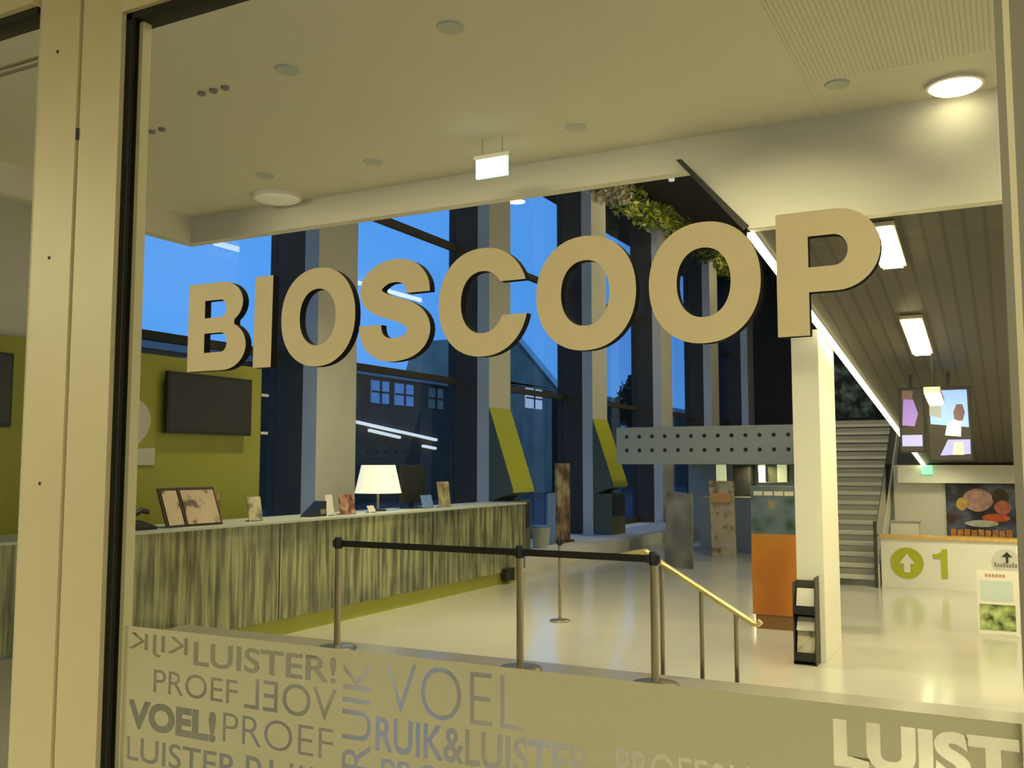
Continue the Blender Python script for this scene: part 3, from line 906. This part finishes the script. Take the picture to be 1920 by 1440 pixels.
# flyer stand at the right edge
t = thing('poster_stand', 'freestanding poster board with pale blue and green print at the right edge', 'poster stand', (-0.22, 12.5, L))
mb = MB(); mb.box((-0.42, 12.5, L + 0.02), (0.0, 12.54, 0.385)); mb.build('board', M['paper'], t)
sk = MB(); sk.box((-0.385, 12.494, 0.045), (-0.045, 12.499, 0.27)); sk.build('sky_print', mat('pale_blue_print', lin((195, 210, 210)), 0.5), t)
gp2 = picture('green_print', [(0.35, (70, 60, 50)), (0.45, (120, 140, 80)), (0.6, (165, 185, 120)), (0.75, (215, 205, 180))], 9, 2, seed=3)
mb = MB(); mb.box((-0.40, 12.494, L + 0.06), (-0.03, 12.499, 0.0)); mb.build('meadow_print', gp2, t)
mb = MB(); mb.box((-0.44, 12.42, L), (0.02, 12.66, L + 0.02)); mb.build('foot', M['lightgrey'], t)
mb = MB()
for k in range(6):
    mb.box((-0.33 + 0.036 * k, 12.497, 0.31), (-0.33 + 0.036 * k + 0.026, 12.4995, 0.345))
mb.build('caption', M['pink'], t)

# hanging screens
def scr(name, c, e_):
    return mat(name, lin(c), 0.4, emit=lin(c), estr=e_)


SC = {'night': scr('picture_dark', (50, 45, 42), 0.35), 'violet': scr('picture_violet', (140, 115, 195), 0.75), 'lilac': scr('picture_lilac', (150, 150, 245), 0.9),
      'blue': scr('picture_blue', (140, 175, 255), 1.0), 'white': scr('picture_white', (245, 245, 230), 1.0), 'skin': scr('picture_skin', (105, 80, 85), 0.6),
      'grey': scr('picture_grey', (150, 160, 165), 0.7), 'yellow': scr('picture_yellow', (240, 240, 170), 1.0)}
for (x0, x1, z0, z1, lab, bits) in (
        (-1.135, -0.895, 1.76, 2.48, 'left hanging screen with a violet picture of a standing figure under the dark soffit',
         [('head', 'skin', [(0.10, 0.84), (0.55, 0.84), (0.60, 0.97), (0.12, 0.98)]),
          ('body', 'violet', [(0.08, 0.42), (0.62, 0.40), (0.80, 0.60), (0.60, 0.83), (0.15, 0.84)]),
          ('caption_band', 'lilac', [(0.05, 0.08), (0.95, 0.08), (0.95, 0.26), (0.05, 0.26)])]),
        (-0.83, -0.40, 1.66, 2.48, 'right hanging screen with a bright blue picture of a person in white',
         [('sky', 'blue', [(0.04, 0.50), (0.96, 0.45), (0.94, 0.97), (0.02, 0.97)]),
          ('cloud', 'grey', [(0.02, 0.62), (0.30, 0.58), (0.34, 0.96), (0.02, 0.96)]),
          ('head', 'skin', [(0.62, 0.54), (0.82, 0.54), (0.88, 0.66), (0.82, 0.77), (0.68, 0.77), (0.60, 0.66)]),
          ('shirt', 'white', [(0.38, 0.34), (0.76, 0.32), (0.78, 0.52), (0.62, 0.56), (0.44, 0.50)]),
          ('caption_band', 'lilac', [(0.25, 0.06), (0.98, 0.08), (0.98, 0.28), (0.45, 0.28)]),
          ('caption_mark', 'yellow', [(0.55, 0.07), (0.82, 0.07), (0.80, 0.24), (0.60, 0.24)])])):
    t = thing('hanging_screen', lab, 'screen', ((x0 + x1) / 2, 12.0, z0), 'screens under the soffit')
    mb = MB(); mb.box((x0 - 0.015, 12.005, z0 - 0.015), (x1 + 0.015, 12.06, z1 + 0.015)); mb.build('housing', M['black'], t)
    mb = MB(); mb.box((x0, 11.999, z0), (x1, 12.004, z1)); dsp = mb.build('display', SC['night'], t)
    for q, (nm, mm, pl_) in enumerate(bits):
        mb = MB(); mb.prism([(x0 + u * (x1 - x0), 11.9985 - 0.0006 * q, z0 + v * (z1 - z0)) for u, v in pl_], (0, -0.0005, 0)); mb.build(nm, SC[mm], dsp)
    mb = MB(); mb.box(((x0 + x1) / 2 - 0.02, 12.02, z1), ((x0 + x1) / 2 + 0.02, 12.05, 2.66)); mb.build('hanger', M['black'], t)

# staircase
ST = thing('staircase', 'pale open staircase rising to the gallery behind the white pillar', 'staircase', (-3.0, 18.0, L))
NS = 17
for k in range(NS):
    z = L + (GZ - L) * (k + 1) / NS
    y = 16.55 + 0.235 * k
    mb = MB(); mb.box((-3.6, y, z - 0.055), (-2.02, y + 0.29, z)); mb.build('tread', M['tread'], ST)
    mb = MB(); mb.box((-3.6, y + 0.235, z), (-2.02, y + 0.25, z + 0.085)); mb.build('riser', M['riser'], ST)
for x in (-3.66, -2.02):
    mb = MB(); mb.prism([(x, 16.5, L), (x, 16.5, L + 0.28), (x, 20.56, GZ + 0.1), (x, 20.56, GZ - 0.2), (x, 16.9, L)], (0.06, 0, 0)); mb.build('stringer', M['lightgrey'], ST)
mb = MB(); mb.prism([(-1.985, 16.52, L + 0.28), (-1.985, 16.52, L + 1.0), (-1.985, 20.5, GZ + 0.8), (-1.985, 20.5, GZ + 0.1)], (0.012, 0, 0)); mb.build('glass_balustrade', M['balus_glass'], ST)
mb = MB(); mb.box((-2.02, 16.44, L), (-1.97, 16.49, L + 1.05)); mb.build('newel_post', M['steel_dark'], ST)

# display pillar (blue above, orange below) and brochure rack
t = thing('display_box', 'tall display box, blue picture above plain orange panel, left of the pillar', 'display', (-2.5, 11.9, L))
mb = MB(); mb.box((-2.83, 11.7, L + 0.17), (-2.13, 12.1, 0.775)); mb.build('orange_panel', picture('orange_print', [(0.3, (165, 95, 22)), (0.5, (180, 112, 28)), (0.7, (178, 122, 40))], 1.5, 1, seed=1), t)
bp = picture('blue_print', [(0.30, (45, 62, 50)), (0.42, (80, 100, 112)), (0.60, (100, 112, 125)), (0.70, (150, 140, 60))], 3, 2, seed=7)
mb = MB(); mb.box((-2.83, 11.7, 0.775), (-2.13, 12.1, 1.345)); mb.build('blue_panel', bp, t)
for k in range(4):
    mb = MB(); mb.box((-2.79 + 0.122 * k, 11.694, 1.235), (-2.685 + 0.122 * k, 11.70, 1.285)); mb.build('caption_block', M['lightgrey'], t)
mb = MB(); mb.box((-2.80, 11.73, L), (-2.16, 12.07, L + 0.17)); mb.build('plinth', mat('brown_plinth', lin((135, 95, 55)), 0.6), t)
rk = thing('brochure_rack', 'black brochure rack with leaflets at the foot of the white pillar', 'rack', (-1.88, 9.85, L))
mb = MB(); mb.box((-1.985, 9.84, L), (-1.975, 10.0, 0.44)); mb.box((-1.765, 9.78, L), (-1.755, 10.0, 0.50)); mb.box((-1.985, 9.99, L), (-1.755, 10.0, 0.45)); mb.build('frame', M['steel_dark'], rk)
for z, h in ((-0.33, 0.22), (0.12, 0.22)):
    mb = MB(); mb.box((-1.975, 9.80, z), (-1.765, 9.99, z + 0.015)); mb.box((-1.975, 9.80, z), (-1.765, 9.81, z + 0.10)); mb.build('shelf', M['black'], rk)
for (z, h, lab, mm, g) in ((-0.315, 0.30, 'leaflets in the lower pocket of the black brochure rack', leafl, 1), (0.135, 0.24, 'leaflets in the upper pocket of the black brochure rack', M['paper'], 2)):
    mb = MB(); mb.prism([(-1.955, 9.83, z), (-1.955, 9.86, z), (-1.955, 9.95, z + h), (-1.955, 9.92, z + h)], (0.17, 0, 0)); tag(mb.build('leaflet_stack', mm), lab, 'leaflets')
mb = MB(); mb.prism([(-1.95, 9.82, -0.02), (-1.95, 9.84, -0.02), (-1.95, 9.93, 0.10), (-1.95, 9.91, 0.10)], (0.17, 0, 0)); mb.build('shelf', M['lightgrey'], rk)

# standees
t = thing('standee', 'tall narrow cardboard standee on the shiny floor right of the barrier post', 'standee', (-5.9, 17.9, L))
sp1 = picture('standee_print', [(0.30, (100, 95, 95)), (0.5, (140, 130, 105)), (0.62, (170, 155, 120)), (0.80, (195, 185, 150))], 1.6, 1.5, seed=8)
mb = MB(); mb.prism([(-6.05, 18.0, L), (-5.42, 17.72, L), (-5.42, 17.78, 1.05), (-6.0, 18.06, 1.10)], (0.02, 0.05, 0)); mb.build('board', sp1, t)
mb = MB(); mb.prism([(-5.75, 17.9, L), (-5.75, 18.3, L), (-5.75, 17.95, 0.5)], (0.02, 0, 0)); mb.build('prop', M['grey'], t)
t = thing('standee', 'white poster standee with small figures beside the grey parapet', 'standee', (-5.95, 21.5, L))
sp2 = picture('figures_print', [(0.30, (140, 110, 85)), (0.40, (180, 155, 120)), (0.50, (205, 195, 160)), (0.75, (215, 205, 175))], 5, 2, seed=11)
mb = MB(); mb.prism([(-5.78, 20.40, L), (-5.27, 20.46, L), (-5.32, 20.50, 1.26), (-5.84, 20.45, 1.26)], (0, 0.05, 0)); mb.build('board', sp2, t)
op = MB(); op.prism([(-5.78, 20.42, 0.80), (-5.36, 20.46, 0.80), (-5.36, 20.465, 1.0), (-5.79, 20.43, 1.0)], (0, -0.006, 0)); op.build('orange_caption', mat('pale_orange', lin((225, 170, 110)), 0.6), t)
mb = MB(); mb.prism([(-5.55, 20.5, L), (-5.55, 20.85, L), (-5.55, 20.52, 0.5)], (0.02, 0, 0)); mb.build('prop', M['grey'], t)

# bar below the gallery
t = thing('bar_counter', 'pale bar counter under the grey parapet left of the pillar', 'counter', (-5.0, 22.6, L))
mb = MB(); mb.box((-6.6, 22.3, L), (-3.6, 22.9, 0.85)); mb.build('body', M['grey_panel'], t)
mb = MB(); mb.box((-5.2, 22.2, 1.12), (-3.6, 23.0, 1.20)); mb.box((-5.0, 22.3, 0.85), (-3.7, 22.9, 1.12)); mb.build('worktop', M['paper'], t)
for x, w, lab in ((-6.55, 0.24, 'leftmost pale lit panel under the grey parapet'), (-5.50, 0.16, 'middle narrow lit panel under the grey parapet'), (-5.05, 0.22, 'right lit panel beside the white pillar under the parapet')):
    mb = MB(); mb.box((x, 23.6, 0.2), (x + w, 23.66, 1.61)); tag(mb.build('lit_panel', mat('lit_panel_face', (0.8, 0.8, 0.6), 0.6, emit=(0.75, 0.80, 0.45), estr=0.55)), lab, 'light panel', 'lit panels under the gallery')
for x, lab in ((-6.15, 'tall dark cabinet right of the leftmost lit panel'), (-5.30, 'green cabinet between the lit panels')):
    t = thing('cabinet', lab, 'cabinet', (x + 0.2, 23.9, L))
    mb = MB(); mb.box((x, 23.7, L), (x + 0.42, 24.2, 1.6)); mb.build('body', M['dark'] if x < -6 else M['olive'], t)
    mb = MB(); mb.box((x + 0.02, 23.685, L + 0.1), (x + 0.40, 23.70, 1.55)); mb.build('door', M['dark'] if x < -6 else M['olive'], t)
# dim glazing in the far gallery
t = thing('gallery_display', 'dark notice display with faint green print above the stairs', 'display', (-3.35, 30, GZ))
mb = MB(); mb.box((-4.9, 30, 3.0), (-3.6, 30.05, 4.6)); mb.build('board', picture('dim_print', [(0.4, (22, 26, 28)), (0.55, (70, 85, 80)), (0.7, (120, 140, 130))], 4, 4, seed=13), t)
mb = MB(); mb.box((-4.95, 30.05, GZ), (-3.55, 30.12, 4.65)); mb.build('backing', M['dark'], t)

# ================================================================== lamps as objects
led = thing('light_line', 'long thin light line along the left edge of the dark sloping soffit', 'light', tuple((A0 + B0) / 2))
dr = (B0 - A0)
p0 = A0 + dr * 0.0 + Vector((-0.02, 0, -0.02)); p1 = A0 + dr * 0.995 + Vector((-0.02, 0, -0.02))
mb = MB(); mb.prism([p0 + Vector((-0.03, 0, 0.02)), p0 + Vector((0.05, 0, 0.02)), p0 + Vector((0.05, 0, 0.11)), p0 + Vector((-0.03, 0, 0.11))], p1 - p0); mb.build('channel', M['dark'], led)
mb = MB(); mb.prism([p0 + Vector((-0.025, 0, -0.015)), p0 + Vector((0.030, 0, -0.015)), p0 + Vector((0.030, 0, 0.018)), p0 + Vector((-0.025, 0, 0.018))], p1 - p0); mb.build('tube', M['led'], led)
# long lamp high on the auditorium wall
vl = thing('light_line', 'long light line high on the auditorium wall, mirrored in the window front', 'light', (-1.44, 24, 7.4))
mb = MB(); mb.box((-1.44, 18.5, 7.40), (-1.362, 29.5, 7.55)); mb.build('channel', M['dark'], vl)
mb = MB(); mb.box((-1.52, 18.5, 7.41), (-1.44, 29.5, 7.54)); mb.build('tube', M['led'], vl)


def soffit_z(y):
    return 3.41 + (y - 7.37) * (1.60 - 3.41) / (18.45 - 7.37)


for (x, y0, y1, lab) in ((-0.80, 7.45, 8.30, 'nearest and largest strip lamp on the dark soffit beside the letter P'),
                         (-0.80, 9.75, 11.0, 'middle strip lamp on the dark sloping soffit')):
    t = thing('strip_lamp', lab, 'lamp', (x, (y0 + y1) / 2, soffit_z((y0 + y1) / 2)), 'strip lamps on the soffit')
    za, zb = soffit_z(y0) - 0.003, soffit_z(y1) - 0.003
    mb = MB(); mb.prism([(x - 0.10, y0 - 0.02, za), (x + 0.10, y0 - 0.02, za), (x + 0.10, y0 - 0.02, za - 0.035), (x - 0.10, y0 - 0.02, za - 0.035)], (0, y1 - y0 + 0.04, zb - za)); mb.build('housing', M['cream'], t)
    mb = MB(); mb.prism([(x - 0.075, y0, za - 0.034), (x + 0.075, y0, za - 0.034), (x + 0.075, y0, za - 0.05), (x - 0.075, y0, za - 0.05)], (0, y1 - y0, zb - za)); mb.build('diffuser', M['strip'], t)
# the third lamp hangs a little lower, in front of the screens
t = thing('strip_lamp', 'farthest short lamp hanging in front of the blue screen', 'lamp', (-0.72, 11.3, 2.3), 'strip lamps on the soffit')
mb = MB(); mb.prism([(-0.80, 10.95, 2.42), (-0.64, 10.95, 2.42), (-0.64, 10.95, 2.36), (-0.80, 10.95, 2.36)], (0, 0.65, -0.08)); mb.build('housing', M['cream'], t)
mb = MB(); mb.prism([(-0.785, 10.97, 2.36), (-0.655, 10.97, 2.36), (-0.655, 10.97, 2.335), (-0.785, 10.97, 2.335)], (0, 0.60, -0.075)); mb.build('diffuser', M['strip'], t)
for y, zt in ((11.05, 2.40), (11.5, 2.34)):
    mb = MB(); mb.tube([(-0.72, y, zt), (-0.72, y, soffit_z(y))], 0.003, 8); mb.build('hanger', M['black'], t)

dls = [(-2.863, 4.708, 'dark recessed downlight nearest the top centre of the ceiling'), (-4.134, 4.742, 'recessed downlight second from the left in the nearer ceiling row'),
       (-2.884, 6.609, 'recessed ceiling downlight right of the lit exit sign'), (-4.77, 6.582, 'recessed ceiling downlight left of the lit exit sign'),
       (-5.858, 6.444, 'recessed downlight just above the left round lamp'), (-0.959, 6.664, 'recessed downlight left of the bright round lamp')]
proto = None
for (x, y, lab) in dls:
    if proto is None:
        proto = thing('recessed_downlight', lab, 'downlight', (x, y, 4.2), 'downlights in the low ceiling')
        mb = MB(); mb.lathe((x, y, 4.2), [(0.055, 0.0), (0.085, 0.0), (0.08, -0.012), (0.055, -0.008)], 24); mb.build('trim_ring', M['grey_panel'], proto, smooth=True)
        mb = MB(); mb.lathe((x, y, 4.2), [(0.054, -0.002), (0.054, -0.004)], 20); mb.build('reflector', M['dark'], proto)
    else:
        dup_tree(proto, (x, y, 4.2), lab)
for (x, y, lab) in ((-4.822, 4.769, 'three tiny ceiling spots in a row at upper left'), (-5.852, 5.157, 'small flat vent on the ceiling at far upper left')):
    t = thing('ceiling_fitting', lab, 'ceiling fitting', (x, y, 4.2))
    for k in (-1, 0, 1):
        mb = MB(); mb.lathe((x + 0.11 * k, y, 4.2), [(0.03, 0), (0.026, -0.02)], 14); mb.build('spot', M['grey'], t)
for (x, y, m, lab, rr) in ((-0.246, 7.02, 'lampglow', 'bright round ceiling lamp at the upper right', 0.165), (-6.22, 7.02, 'softglow', 'dim round ceiling lamp above the letter I', 0.215)):
    t = thing('round_lamp', lab, 'lamp', (x, y, 4.2))
    mb = MB(); mb.lathe((x, y, 4.2), [(rr + 0.02, 0), (rr + 0.02, -0.025), (rr, -0.03)], 40); mb.build('ring', M['paper'], t, smooth=True)
    mb = MB(); mb.lathe((x, y, 4.2), [(rr, -0.031), (rr * 0.9, -0.045), (rr * 0.4, -0.055)], 40); mb.build('diffuser', M[m], t, smooth=True)
t = thing('exit_sign', 'lit pale blue exit sign hanging from the ceiling above the letters', 'sign', (-3.57, 6.5, 3.87))
mb = MB(); mb.box((-3.71, 6.50, 3.875), (-3.43, 6.53, 4.03)); mb.build('lit_face', M['exit'], t)
mb = MB(); mb.box((-3.73, 6.495, 4.03), (-3.41, 6.545, 4.06)); mb.build('housing', M['lightgrey'], t)
for x in (-3.66, -3.48):
    mb = MB(); mb.tube([(x, 6.52, 4.06), (x, 6.52, 4.2)], 0.003, 8); mb.build('hanger', M['grey'], t)
for k, (x, y) in enumerate(((-6.97, 21.9), (-7.33, 24.4), (-8.06, 25.05))):
    mb = MB(); mb.lathe((x, y, 9.5), [(0.09, 0), (0.08, -0.06)], 14)
    tag(mb.build('roof_spot', mat('roof_spot_face', (0.7, 0.7, 0.7), 0.4, emit=(1, .95, .85), estr=0.5)), ['upper', 'right', 'lower left'][k] + ' tiny white spot on the black roof', 'spot lamp', 'spots on the black roof')

# ================================================================== glass front with letters
w1 = MB(); w1.box((-1.664, YP, 0.06), (0.0, YP + 0.010, 2.575)); w1 = w1.build('window_7', M['pane']); w1['kind'] = 'structure'
w2 = MB(); w2.box((-7.40, YP, 0.06), (-1.99, YP + 0.010, 2.66)); w2 = w2.build('window_8', M['pane']); w2['kind'] = 'structure'
w3 = MB(); w3.box((0.06, YP, 0.06), (2.55, YP + 0.010, 2.575)); w3 = w3.build('window_9', M['pane']); w3['kind'] = 'structure'

FR = 'frame'
t = struct('trim_4', MB().box((-1.945, 1.388, 0), (-1.815, 1.46, 2.95)), M[FR])            # left leaf of the cream post
MB().prism([(-1.985, 1.412, 0), (-1.945, 1.388, 0), (-1.945, 1.46, 0), (-1.985, 1.46, 0)], (0, 0, 2.95)).build('chamfer', M['frame_light'], t)
for z in (2.535, 2.06, 1.56):
    MB().lathe((-1.885, 1.388, z), [(0.004, -0.001), (0.004, 0.004)], 12, 'y').build('screw', M['dark'], t)
t = struct('trim_5', MB().box((-1.808, 1.392, 0), (-1.683, 1.447, 2.95)), M[FR])            # right leaf of the post
MB().box((-1.815, 1.399, 0), (-1.808, 1.45, 2.95)).build('groove', M['dark'], t)
MB().box((-1.683, 1.404, 0.03), (-1.664, 1.424, 2.60)).build('gasket', M['rubber'], t)
MB().box((-1.664, YP + 0.011, 0.03), (-1.653, 1.447, 2.58)).build('inner_bead', M['frame_light'], t)
MB().box((-1.816, 1.389, 2.32), (-1.807, 1.396, 2.345)).build('hinge_pin', M['dark'], t)
t = struct('trim_6', MB().box((-1.683, 1.392, 2.585), (0.2, 1.46, 2.95)), M[FR])           # head of the right pane
MB().box((-1.683, 1.404, 2.571), (0.0, 1.46, 2.585)).build('gasket', M['rubber'], t)
t = struct('trim_7', MB().box((-7.5, 1.388, 2.672), (-1.985, 1.46, 2.95)), M[FR])           # head of the left pane
MB().box((-7.5, 1.404, 2.655), (-1.985, 1.46, 2.672)).build('gasket', M['rubber'], t)
for z in (2.566, 2.55):
    MB().box((-7.4, YP + 0.02, z), (-1.99, YP + 0.03, z + 0.004)).build('blind_track', M['grey'], t)
t = struct('trim_8', MB().box((0.002, 1.39, 0), (0.012, 1.46, 2.6)), M['grey'])
MB().box((0.012, 1.40, 0), (0.020, 1.46, 2.6)).build('bead', M['frame_light'], t)
MB().box((0.020, 1.41, 0), (0.2, 1.46, 2.6)).build('post', M['grey'], t)
struct('trim_9', MB().box((-7.5, 1.35, 0), (-1.99, 1.46, 0.06)).box((-1.664, 1.37, 0), (2.6, 1.46, 0.06)), M[FR])

# frosted film with the words cut out of it
words = [("KIJK", -1.636, 1.212, -1.468, 1.256, True, False, 0.005), ("LUISTER!", -1.452, 1.205, -1.10, 1.252, False, False, 0.02),
         ("PROEF", -1.56, 1.142, -1.335, 1.188, False, False, 0.0), ("VOEL", -1.318, 1.138, -1.098, 1.196, True, False, 0.0),
         ("VOEL!", -1.632, 1.064, -1.388, 1.122, False, False, 0.05), ("PROEF", -1.37, 1.070, -1.105, 1.125, False, False, -0.01),
         ("LUISTER", -1.632, 1.000, -1.33, 1.048, False, False, 0.01), ("RUIK", -1.31, 0.985, -1.10, 1.052, False, False, 0.0),
         ("RUIK", -1.085, 1.060, -1.022, 1.250, False, True, 0.0),
         ("VOEL", -0.992, 1.168, -0.72, 1.256, False, False, -0.015), ("RUIK&LUISTER", -1.012, 1.100, -0.60, 1.160, False, False, 0.02),
         ("PROEF&VOEL", -0.56, 1.115, -0.26, 1.165, False, False, 0.0),
         ("LUIST", -0.236, 1.183, -0.006, 1.248, False, False, 0.05), ("PROEF RUIK KIJK", -1.0, 1.035, -0.50, 1.090, False, False, 0.01),
         ("VOEL KIJK", -0.47, 1.040, -0.02, 1.105, False, False, 0.03)]
loops = [[(-1.648, 0.12), (-0.002, 0.12), (-0.002, 1.268), (-1.648, 1.268)]]
for (s, x0, z0, x1, z1, mir, turn, bold) in words:
    loops += fit(text_splines(s, bold), x0, z0, x1, z1, mir, turn)
fo = poly_curve('frosted_film', loops, 0.0004, lambda c: (c.x, YP + 0.0112 + c.z, c.y), [M['film']], None)
tag(fo, 'frosted film band with cut out words across the lower glass', 'window film')

# the letters
ZB, ZT = 1.783, 1.966
TH = 0.0165
loops_of = {}


def o_letter(x0, x1):
    cx, rx = (x0 + x1) / 2, (x1 - x0) / 2
    cz, rz = (ZB + ZT) / 2, (ZT - ZB) / 2 + 0.001
    return [ell(cx, cz, rx, rz), ell(cx, cz, rx - 0.0445, rz - 0.0395)[::-1]]


def arc(cx, cz, rx, rz, a0, a1, n=14):
    return [(cx + rx * math.cos(math.radians(a0 + (a1 - a0) * k / n)), cz + rz * math.sin(math.radians(a0 + (a1 - a0) * k / n))) for k in range(n + 1)]


def b_letter(x0, x1):
    w, h = x1 - x0, 0.176
    z = ZB + 0.003
    out = [(x0, z), (x0 + 0.60 * w, z)] + arc(x0 + 0.62 * w, z + 0.27 * h, 0.38 * w, 0.27 * h, -90, 62) + \
          arc(x0 + 0.58 * w, z + 0.755 * h, 0.36 * w, 0.245 * h, -52, 90) + [(x0, z + h)]
    st = 0.29 * w

    def counter(a, b, xr):
        r = (b - a) / 2 * h
        return [(x0 + st, z + a * h), (x0 + xr * w - r * 0.8, z + a * h)] + arc(x0 + xr * w - r * 0.8, z + (a + b) / 2 * h, r * 0.8, r, -90, 90, 10) + [(x0 + st, z + b * h)]
    return [out, counter(0.205, 0.425, 0.68)[::-1], counter(0.60, 0.80, 0.66)[::-1]]


def p_letter(x0, x1):
    w, h = x1 - x0, 0.180
    z = ZB + 0.001
    bz, tz = z + 0.345 * h, z + h
    cz, r = (bz + tz) / 2, (tz - bz) / 2
    out = [(x0, z), (x0 + 0.315 * w, z), (x0 + 0.315 * w, bz), (x0 + 0.58 * w, bz)] + arc(x0 + 0.58 * w, cz, 0.42 * w, r, -88, 88, 20) + [(x0 + 0.58 * w, tz), (x0, tz)]
    b2, t2 = z + 0.545 * h, z + 0.795 * h
    r2 = (t2 - b2) / 2
    inn = [(x0 + 0.315 * w, b2), (x0 + 0.56 * w, b2)] + arc(x0 + 0.56 * w, (b2 + t2) / 2, 0.135 * w, r2, -88, 88, 12) + [(x0 + 0.56 * w, t2), (x0 + 0.315 * w, t2)]
    return [out, inn[::-1]]


def c_letter(x0, x1):
    cx, rx = (x0 + x1) / 2, (x1 - x0) / 2
    cz, rz = (ZB + ZT) / 2, (ZT - ZB) / 2 + 0.001
    ro = [(x, zz) for x, zz in ell(cx, cz, rx, rz, 90, 2.15, math.radians(19), math.radians(360 - 14), False)]
    zu, zl = ro[0][1], ro[-1][1]
    irx, irz = rx - 0.0445, rz - 0.0395

    def ang(zv):
        s = (zv - cz) / irz
        return math.asin(math.copysign(abs(s) ** (2.15 / 2), s))
    ri = ell(cx, cz, irx, irz, 70, 2.15, 2 * math.pi + ang(zl), ang(zu), False)
    return [ro + ri]


def s_letter(x0, x1):
    w, h = x1 - x0, ZT - ZB
    ctrl = [(0.835, 0.655), (0.82, 0.74), (0.74, 0.83), (0.62, 0.875), (0.50, 0.886), (0.36, 0.87), (0.215, 0.80), (0.165, 0.715), (0.20, 0.63), (0.32, 0.565),
            (0.50, 0.515), (0.68, 0.462), (0.80, 0.39), (0.845, 0.295), (0.80, 0.20), (0.68, 0.135), (0.50, 0.112), (0.34, 0.13), (0.22, 0.20), (0.165, 0.29), (0.155, 0.365)]
    pts = [Vector((x0 + u * w, ZB + v * h)) for u, v in ctrl]
    sm = []
    for i in range(len(pts) - 1):
        a, b, c, d = pts[max(i - 1, 0)], pts[i], pts[i + 1], pts[min(i + 2, len(pts) - 1)]
        for k in range(4):
            q = k / 4
            sm.append(0.5 * ((2 * b) + (c - a) * q + (2 * a - 5 * b + 4 * c - d) * q * q + (3 * b - a - 3 * c + d) * q ** 3))
    sm.append(pts[-1])
    lf, rg = [], []
    for i, p in enumerate(sm):
        tg = (sm[min(i + 1, len(sm) - 1)] - sm[max(i - 1, 0)]).normalized()
        if i < 2 or i > len(sm) - 3: tg = Vector((0, 1)) if i < 2 else Vector((0, 1))
        nr = Vector((-tg.y, tg.x))
        th = 0.0208 * (abs(nr.y) ** 2) + 0.0245 * (abs(nr.x) ** 2)
        lf.append(tuple(p + nr * th)); rg.append(tuple(p - nr * th))
    return [lf + rg[::-1]]


letters = [('B', b_letter(-1.463, -1.309), 'first letter B of the sign on the glass'),
           ('I', [[(-1.290, ZB + 0.003), (-1.245, ZB + 0.003), (-1.243, ZT - 0.003), (-1.288, ZT - 0.003)]], 'straight letter I of the sign on the glass'),
           ('O', o_letter(-1.221, -1.048), 'first letter O of the sign, between I and S'),
           ('S', s_letter(-1.038, -0.888), 'curved letter S of the sign on the glass'),
           ('C', c_letter(-0.870, -0.697), 'open letter C of the sign on the glass'),
           ('O', o_letter(-0.682, -0.509), 'second letter O of the sign, right of the letter C'),
           ('O', o_letter(-0.488, -0.316), 'third letter O of the sign, left of the letter P'),
           ('P', p_letter(-0.293, -0.150), 'last letter P of the sign on the glass')]
for ch, lp, lab in letters:
    o = poly_curve('sign_letter', lp, TH, lambda c: (c.x, YP - 0.0002 - TH / 2 + c.z, c.y), [M['letter'], M['letter_side']], None, 1)
    tag(o, 'thick beige ' + lab, 'letter', 'letters of the sign on the glass')
